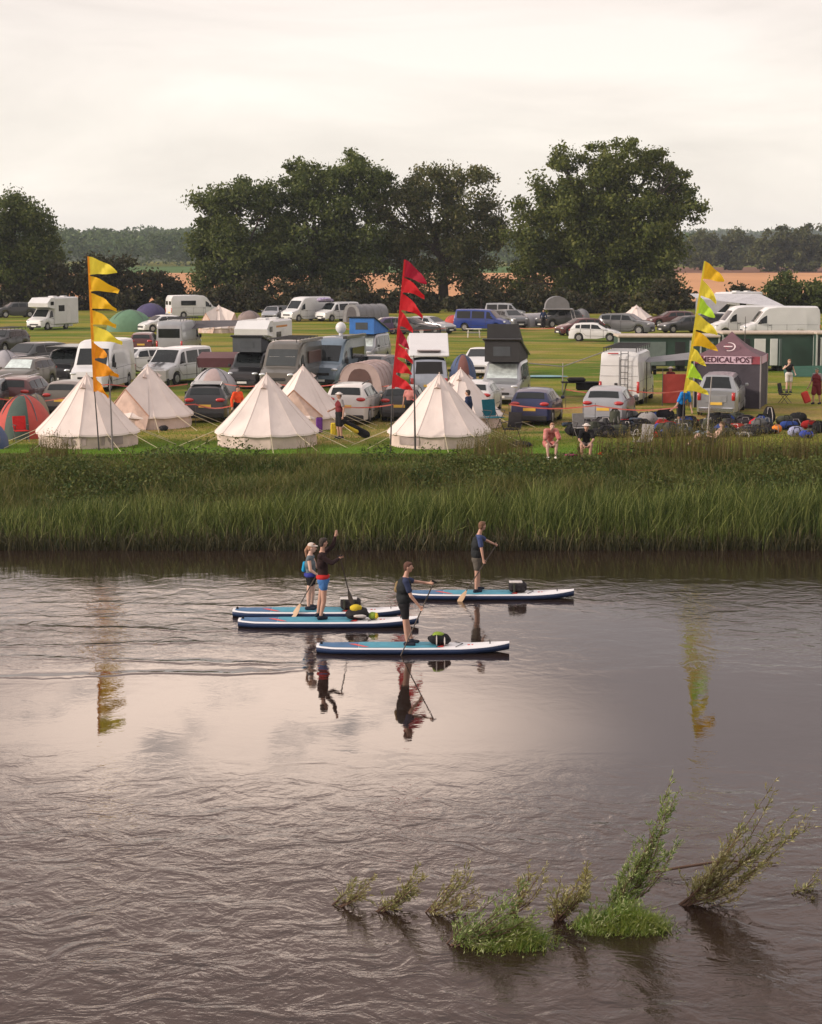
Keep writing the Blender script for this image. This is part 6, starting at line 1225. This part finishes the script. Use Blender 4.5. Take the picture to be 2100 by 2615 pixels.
for y in (-.3, .3): MB().tube([(-.4, y, 0), (-.1, y, .27), (.35, y, .28), (.9, y, .85)], .014, 6).build('frame', DPOLE, r); MB().tube([(.5, y, 0), (.3, y, .3)], .014, 6).build('leg', DPOLE, r)
p = at(1210, 862); r = thing('picnic_table', 'white plastic table with benches on the far grass', 'table', p)
FW = mat('frame_white', (.65,.62,.55), .4)
MB().box((0, 0, .72), (1.3, .8, .05), ch=.01).build('tabletop', FW, r)
for sg in (-1, 1):
    MB().box((0, sg*.8, .42), (1.2, .28, .05), ch=.01).build('bench', GRF, r)
    for q in (-1, 1): MB().tube([(q*.5, sg*.75, 0), (q*.45, sg*.2, .72)], .03, 6).build('leg', FW, r)
p = at(1385, 965); tag(MB().ell((0,0,.08), (1.5,.38,.08), 20, 8).build('paddle_board', mat('board_pale', (.16,.30,.34), .5), None, smooth=60, loc=p), 'pale blue paddle board lying on the middle lawn', 'paddle board')
p = at(1482, 1012); r = thing('folding_table', 'black covered table with crates left of the white ladder van', 'table', p)
MB().box((0,0,.70), (1.9,.8,.05), ch=.01).build('tabletop', BLK, r); MB().box((.35,-.05,.50), (1.1,.6,.36), ch=.04).build('crate', BLK, r); MB().box((-.2,0,.83), (.9,.5,.22), ch=.08).build('cover', DKB, r)
for q in (-.85,.85): MB().tube([(q,-.35,0),(q*.8,.35,.70)], .02, 5).build('leg', DPOLE, r); MB().tube([(q,.35,0),(q*.8,-.35,.70)], .02, 5).build('leg', DPOLE, r)
p = at(410, 990); r = thing('trailer', 'small pale box trailer behind the A-frame bell tent', 'trailer', p); MB().box((0,0,.65), (.75,1.2,.6), ch=.03).build('box', PEARL, r)
for sg in (-1, 1): MB().tube([(sg*.42-.05, 0, .24), (sg*.42+.05, 0, .24)], .24, 14).build('wheel', TYRE, r, smooth=40)
p = at(882, 778, FZ); r = thing('kayak_bundle', 'purple patterned bundle strapped on the roof of the white minivan', 'luggage', (p.x, at(862, 822).y+1.6, FZ+1.98)); MB().ell((0,0,.22), (.9,.5,.25), 14, 8, jit=.12).build('bundle', mat('bundle', (.16,.10,.30), .7, vs=6, col2=(.45,.42,.5)), r, smooth=60); MB().box((0,0,.02), (1.3,.9,.06), ch=.02).build('base_board', TRIM, r)
p = at(905, 1118); r = thing('paddle_board', 'black and yellow rolled board bag leaning by the man in the white cap', 'bag', p)
MB().cap((-.45,0,.65), (.45,0,.12), .10, .17, 10).build('cover', BLK, r, smooth=60); MB().cap((-.35,-.10,.50), (.10,-.14,.25), .05, .08, 8).build('yellow_panel', YEL, r, smooth=60)
p = at(852, 1114); tag(MB().box((0,0,.28), (.22,.18,.5), ch=.04).build('crate', YEL, None, loc=p), 'yellow upright case at the feet of the man in the white cap', 'case')
p = at(816, 1108); tag(MB().box((0,0,.35), (.26,.10,.62), ch=.04).build('towel', FAB('violet', (.12,.04,.22)), None, loc=p), 'violet bag against the open door of the bell tent', 'bag')
p = at(402, 1096); tag(MB().tube([(0,0,.22), (0,.03,.24)], .21, 18).build('disc', ORG, None, loc=(p.x, p.y-.05, FZ)), 'red orange disc leaning on the wall of the A-frame bell tent', 'disc')
p = at(418, 1100); tag(MB().ell((0,0,.1), (.18,.15,.12), jit=.15).build('bag', DKB, None, smooth=60, loc=p), 'small dark bag right of the red disc', 'bag')
p = at(1330, 1142); tag(MB().ell((0,0,.10), (.42,.3,.12), jit=.2).build('bag', DKB, None, smooth=60, loc=p), 'dark heap of cloth on the grass before the dark folding chair', 'bag')
p = at(1458, 1166); tag(MB().ell((0,0,.05), (.22,.15,.05), jit=.1).build('bag', FAB('magenta', (.40,.03,.16)), None, smooth=60, loc=p), 'flat magenta bag on the grass between the two seated people', 'bag')
p = at(1535, 1166); tag(MB().ell((0,0,.08), (.10,.1,.08), jit=.1).build('bag', ORG, None, smooth=60, loc=p), 'small orange thing on the grass right of the seated man', 'bag')
p = at(2058, 1035); tag(MB().box((0,0,.38), (.34,.16,.55), rz=.3, ch=.05, M=Matrix.Rotation(-.4, 3, 'Y')).build('bag', FAB('bright_red', (.55,.06,.05)), None, loc=p), 'bright red bag in the hand of the walker near the right edge', 'bag')
# gear heap: every bag is a thing
BAGM = [FAB('bag_red', (.26,.02,.02)), FAB('bag_blue', (.03,.06,.22)), BLK, BLK, DKB, DKB, OLV, DKB, BLK, BLK, FAB('bag_grey', (.12,.12,.12)), BLK, DKB, FAB('steel', (.05,.065,.09)), BLK, FAB('coal', (.045,.04,.045)), DKB]
rs = random.Random(5)
def bag(px, py, w, h, m, label, kind=0, dp=.35):
    p = at(px, py); s = scl(p); w = w/s; h = h/s; r = thing('kit_bag', label, 'bag', (p.x, p.y+dp*.5, FZ), rs.uniform(-.5, .5), 'bags in the long heap of gear')
    q = MB()
    if kind == 0: q.ell((0,0,h*.48), (w/2,dp/2,h*.52), 14, 8, jit=.12)
    elif kind == 1: q.cap((-w*.3,0,h*.45), (w*.3,0,h*.5), h*.45, h*.42, 10)
    else: q.box((0,0,h/2), (w,dp,h), ch=min(w, h)*.28)
    q.build('bag_body', m, r, smooth=50)
    st = MB(); a = w*.22; st.tube([(-a,-dp*.5,h*.1),(-a,-dp*.54,h*.5),(-a*.6,-dp*.35,h*.95),(a*.6,-dp*.35,h*.95),(a,-dp*.54,h*.5),(a,-dp*.5,h*.1)], .018, 5); st.build('strap', rs.choice([GRF, BLK, BLK, BLK, OLV, WTF, BLK]), r)
    if rs.random() < .6: MB().ell((rs.uniform(-.1,.1)*w,-dp*.42,h*.35), (w*.22,dp*.12,h*.2), 10, 6, jit=.1).build('pocket', rs.choice([DKB, OLV, BLK, GRF]), r, smooth=50)
ZN = ['behind the seated man in black', 'in front of the silver hatchback', 'in front of the white ladder van', 'by the feet of the stooping man', 'below the pale bare pole', 'in front of the pickup', 'before the medical tent', 'right of the orange bag', 'at the right end of the heap']
used_ = set(); CN = {'fabric_bag_grey': 'grey', 'fabric_bag_red': 'red', 'fabric_bag_blue': 'blue', 'fabric_black': 'black', 'fabric_dark_bag': 'blackish', 'fabric_olive': 'dark olive', 'fabric_grey': 'grey', 'fabric_steel': 'steel blue', 'fabric_coal': 'charcoal'}
for i in range(160):
    t = rs.random(); px = 1440+660*t if i % 3 == 0 else 1500+470*t; back = rs.random(); base = 1119-38*back; w = rs.uniform(24, 56); h = rs.uniform(12, 34); m = rs.choice(BAGM); k = rs.choice([0, 0, 1, 2])
    z = ZN[max(0, min(8, int((px-1475)/625*9)))]; mk = lambda: (w > 50, w < 38, CN[m.name], k, back > .5, z)
    for _ in range(60):
        if mk() not in used_: break
        m = rs.choice(BAGM+[GRF]); k = rs.choice([0, 1, 2]); w = rs.uniform(22, 54)
    used_.add(mk())
    bag(px, base, w, h, m, ('large ' if w > 50 else 'small ' if w < 38 else 'mid-sized ')+CN[m.name]+' '+['rounded', 'rolled', 'boxy'][k]+' bag, '+('back' if back > .5 else 'front')+' of gear heap, '+z, k, rs.uniform(.35, .6))
bag(1571, 1105, 26, 60, OLV, 'tall dark upright rucksack in front of the silver hatchback', 2); bag(1700, 1086, 46, 42, BLK, 'boxy black bag with white mark left of the stooping man', 2)
bag(1683, 1108, 30, 26, FAB('purple', (.12,.05,.32)), 'purple bag in the gear heap'); bag(1666, 1120, 36, 18, REDF, 'red bag in front of the purple bag'); bag(1712, 1118, 44, 40, FAB('rock_grey', (.07,.075,.075)), 'grey mound-shaped bag right of the purple bag'); bag(1655, 1098, 16, 50, GRF, 'slim grey upright bag left of the purple bag', 1)
bag(1936, 1098, 44, 30, FAB('deep_red', (.42,.02,.03)), 'large red bag in the heap before the medical tent'); bag(1966, 1085, 32, 46, BLK, 'pointed black upright bag beside the large red bag', 0); bag(1986, 1108, 24, 24, FAB('orange_bag', (.70,.22,.04)), 'orange bag right of the pointed black bag', 2)
bag(1905, 1112, 24, 12, FAB('aqua', (.22,.45,.50)), 'pale aqua cloth low in the gear heap'); bag(2035, 1116, 44, 26, FAB('periwinkle', (.30,.32,.48)), 'pale blue grey sack near the right end of the gear heap'); bag(2062, 1120, 40, 20, FAB('royal', (.04,.07,.36)), 'royal blue bag near the right end of the gear heap'); bag(1640, 1110, 36, 12, FAB('ice', (.25,.38,.42)), 'pale blue folded cloth in the left of the gear heap'); bag(1790, 1115, 40, 14, FAB('ice2', (.22,.30,.40)), 'pale blue board end low in front of the pickup')
bag(1832, 1098, 30, 44, BLK, 'black upright bag with blue cords in front of the pickup', 2)
# barrier tape, each run a thing
TAPE = mat('barrier_tape', (.50,.05,.035), .6, vs=1.6, col2=(.60,.24,.20))
def tape(pts, label):
    P = [at(x, yb)+Vector((0, 0, h)) for x, yb, h in pts]; r = thing('barrier_tape', label, 'tape', P[0]-Vector((0, 0, P[0].z-FZ)), 0, 'red and white barrier tape'); o = Vector(r.location)
    mb = MB()
    for a, b in zip(P[:-1], P[1:]):
        n = 6
        for i in range(n):
            t0, t1 = i/n, (i+1)/n; q0 = a.lerp(b, t0)-Vector((0,0,.15*math.sin(math.pi*t0)))-o; q1 = a.lerp(b, t1)-Vector((0,0,.15*math.sin(math.pi*t1)))-o
            u = Vector((0, 0, .024)); mb.add([q0-u, q1-u, q1+u, q0+u], [(0,1,2,3)])
    mb.build('tape', TAPE, r)
    for q in P: MB().tube([(q.x-o.x, q.y-o.y+.02, -.1), (q.x-o.x, q.y-o.y+.02, q.z-o.z+.1)], .012, 5).build('stake', DPOLE, r)
tape([(1300,1092,.95),(1520,1095,.95),(1730,1097,.90)], 'red tape running behind the seated people from the dark blue hatchback to the stooping man')
tape([(640,1085,.9),(830,1090,.95),(1005,1092,.95)], 'red tape across the rear of the grey beige car')
tape([(0,1075,.95),(170,1072,.95),(500,1088,.9),(600,1090,.9)], 'red tape passing behind the leftmost bell tents')
tape([(560,1020,.8),(700,1022,.8),(870,1025,.85),(1010,1028,.85)], 'red tape in front of the bronze campervan')
tape([(1445,1045,.9),(1600,1046,.9),(1760,1045,.9)], 'red tape in front of the white ladder van')
tape([(100,1028,.9),(280,1030,.9),(480,1026,.85)], 'red tape before the tall white van')
tape([(1280,848,.5),(1420,852,.5),(1540,860,.5)], 'red barrier netting run behind the white hatchback in the far row')
tape([(880,868,.9),(1010,868,.9),(1140,866,.9)], 'red tape in front of the far row cars by the red flag')
p = at(1437, 1002); g0 = at(1345, 985); 
mb = MB(); mb.tube([Vector((0,0,0)), at(1437,1002)+Vector((0,0,1.32))-Vector((at(1345,1002).x, at(1345,1002).y, FZ+1.5)), at(1600,1002)+Vector((0,0,2.5))-Vector((at(1345,1002).x, at(1345,1002).y, FZ+1.5))], .03, 6)
tag(mb.build('guy_line', GRF, None, loc=(at(1345,1002).x, at(1345,1002).y, FZ+1.5)), 'long pale line from the silver campervan roof to the white ladder van', 'rope')
# ---------------------------------------------------------------- willows standing in the river
WIL = leafmat('willow_leaf', (.16,.19,.042), (.27,.23,.075), (.62,.58,.36), .4, 1.5); WILG = leafmat('willow_leaf_green', (.09,.19,.03), (.18,.25,.05), (.55,.58,.32), .4, 1.5); STEM = mat('willow_stem', (.10,.055,.035), .8)
WILM = leafmat('willow_mat', (.085,.19,.02), (.20,.27,.04), (.45,.46,.14), .4, 3.5)
def willow(base, shoots, label, m=WIL, mat_=None, name='willow_shoot', group='willow shoots standing in the river'):
    b = at(base[0], base[1], 0); s = scl(b); root = thing(name, label, 'willow', (b.x, b.y, 0), 0, group); st = MB(); C = []; D = []
    for (tx0, ty0, n0, spread) in shoots:
      for rep_ in range(3):
        jl = 0 if rep_ == 0 else 1; tx = tx0+jl*RNG.normal()*.10*(base[1]-ty0); ty = ty0+jl*abs(RNG.normal())*.22*(base[1]-ty0); n = int(n0*.32)
        T = Vector(((tx-base[0])/s, RNG.uniform(-.3, .3), (base[1]-ty)/s)); ln = T.length
        side = Vector((T.z, 0, -T.x)).normalized(); p0 = Vector((RNG.uniform(-.05, .05)-jl*RNG.uniform(-.04, .08), RNG.uniform(-.05, .05), -.05)); bw = RNG.uniform(-.03, .14)
        def Q(t): return p0+T*t+side*(bw*ln*math.sin(math.pi*t))+Vector((0, 0, -.06*ln*t*t*jl))
        st.tube([Q(t) for t in (0, .2, .4, .6, .8, 1)], [.012, .010, .008, .006, .004, .0015], 5)
        for q in range(int(ln*38)):
            u = RNG.uniform(.25, 1); C.append(tuple(Q(u))); D.append(tuple((T.normalized()*.8+Vector(RNG.normal(size=3))*.5).normalized()))
        for k in range(n):
            t = RNG.uniform(.05, .95); a = Q(t); L2 = spread*ln*RNG.uniform(.4, 1.5)*(1.2-t)*.85+.04
            dr = (T.normalized()*RNG.uniform(.9, 1.6)+Vector((RNG.normal()*.5, RNG.normal()*.45, RNG.normal()*.3+.05))).normalized(); e = a+dr*L2+Vector((0, 0, -.10*L2))
            st.tube([a, a.lerp(e, .5)+Vector((0, 0, .06*L2)), e], [.004, .003, .001], 3, False)
            for q in range(int(3+L2*RNG.uniform(22, 50))):
                u = RNG.uniform(.15, 1); C.append(tuple(a.lerp(e, u)+Vector((0, 0, .06*L2*math.sin(math.pi*u))))); D.append(tuple((dr+Vector(RNG.normal(size=3))*.5).normalized()))
    st.build('stems', STEM, root, smooth=60)
    if mat_:                                                       # low green mat at the foot
        for (cx, cy, rx, rz, n) in mat_:
            a = RNG.uniform(0, 2*math.pi, n); r_ = np.abs(RNG.normal(size=n))*.48; lump = .30+1.15*vnoise(r_*np.cos(a)*rx/s, r_*np.sin(a), 4.0, 4)
            P = np.stack([(cx-base[0])/s+rx/s*r_*np.cos(a), .40*r_*np.sin(a)+.05, np.zeros(n)-.03], 1); Hh = rz/s*np.clip(1.1-r_*.7, .15, 2)*lump*(.35+.9*RNG.random(n)**1.5)
            V, F4, F3 = blades(P, Hh, RNG.uniform(.007, .013, n), RNG.normal(size=(n, 2))*.5+np.array([.55, -.1]), .9); npmesh('green_shoots', V, F4, F3, WILM, root)
            for k in range(n//2):
                q = RNG.integers(0, n); t = RNG.uniform(.3, 1); C.append((P[q, 0]+.3*Hh[q]*t*.6, P[q, 1], P[q, 2]+Hh[q]*t)); D.append(tuple(Vector((RNG.normal()*.5+.3, RNG.normal()*.6, abs(RNG.normal())*.8)).normalized()))
    C = np.array(C); D = np.array(D); n = len(C); L = .074*(.35+1.1*RNG.random((n, 1))); w = np.cross(D, RNG.normal(size=(n, 3))); w /= np.linalg.norm(w, axis=1, keepdims=True); w *= .0080
    V = np.stack([C, C+D*L*.5+w, C+D*L, C+D*L*.5-w], 1).reshape(-1, 3); npmesh('leaves', V, np.arange(4*n).reshape(n, 4), None, m, root)
    return root
willow((848, 2314), [(955,2205,26,.30),(925,2232,16,.3)], 'leftmost small leaning willow shoot in the river')
willow((962, 2328), [(1080,2198,30,.28),(1050,2225,26,.3),(1062,2250,16,.3)], 'second small leaning willow shoot from the left')
willow((1088, 2330), [(1205,2190,26,.32),(1170,2205,20,.3),(1232,2250,16,.4)], 'third leaning willow shoot with drooping tip')
willow((1140, 2412), [(1345,2230,42,.28),(1300,2270,40,.3),(1380,2300,40,.3),(1330,2350,36,.35),(1400,2330,30,.3)], 'broad green willow bush lying over the water, nearest of all', WILG, [(1310,2375,110,80,3000),(1250,2400,80,45,1600)])
willow((1300, 2330), [(1345,2170,14,.22),(1400,2200,14,.22),(1325,2230,16,.25)], 'sparse upright twigs behind the broad green willow bush')
willow((1420, 2350), [(1490,2170,42,.28),(1500,2215,34,.3),(1440,2240,30,.3),(1395,2245,24,.3),(1510,2260,24,.3)], 'brownish willow clump between the two green mats')
willow((1560, 2330), [(1712,1950,90,.17),(1690,2010,70,.18),(1660,2090,60,.2),(1640,2140,44,.2),(1600,2200,30,.22),(1722,2110,14,.18)], 'tallest willow shoot leaning right with silvery top', WILG)
willow((1500, 2370), [(1600,2290,14,.4),(1520,2290,12,.4)], 'bright green low mat of shoots at the foot of the tallest willow', WILG, [(1590,2335,105,85,3900),(1520,2350,70,50,2000),(1660,2330,60,40,1600)], name='water_weed')
willow((1745, 2310), [(2068,2032,80,.18),(1960,2060,56,.22),(1900,2070,50,.25),(1880,2110,46,.25),(1850,2180,40,.3),(1985,1975,34,.14),(1920,2230,24,.3)], 'rightmost wide willow clump fanned out to the right')
willow((2000, 2280), [(2100,2220,18,.2),(2060,2268,10,.25)], 'thin brown twigs trailing in the water by the right edge')
tag(MB().tube([at(1640,2232,.02), at(1740,2215,.12), at(1850,2198,.06), at(1990,2205,.02)], [.012,.022,.018,.006], 6).build('branch', STEM, None, smooth=60), 'long dead branch lying just above the water behind the tallest willow', 'branch')
# ---------------------------------------------------------------- haze
hz = MB().box((0, 1500, 24.4), (8200, 3300, 0.1)); hz = MB().box((0, 1475, 28), (8100, 3250, 64))
hm = bpy.data.materials.new('haze'); hm.use_nodes = True; nt = hm.node_tree; nt.nodes.clear()
o = nt.nodes.new('ShaderNodeOutputMaterial'); pv = nt.nodes.new('ShaderNodeVolumePrincipled')
pv.inputs['Color'].default_value = (.80, .88, 1, 1); pv.inputs['Density'].default_value = .00014; pv.inputs['Anisotropy'].default_value = .2
nt.links.new(pv.outputs[0], o.inputs['Volume'])
tag(hz.build('haze', hm), 'thin evening haze over the whole valley', 'haze', kind='stuff')
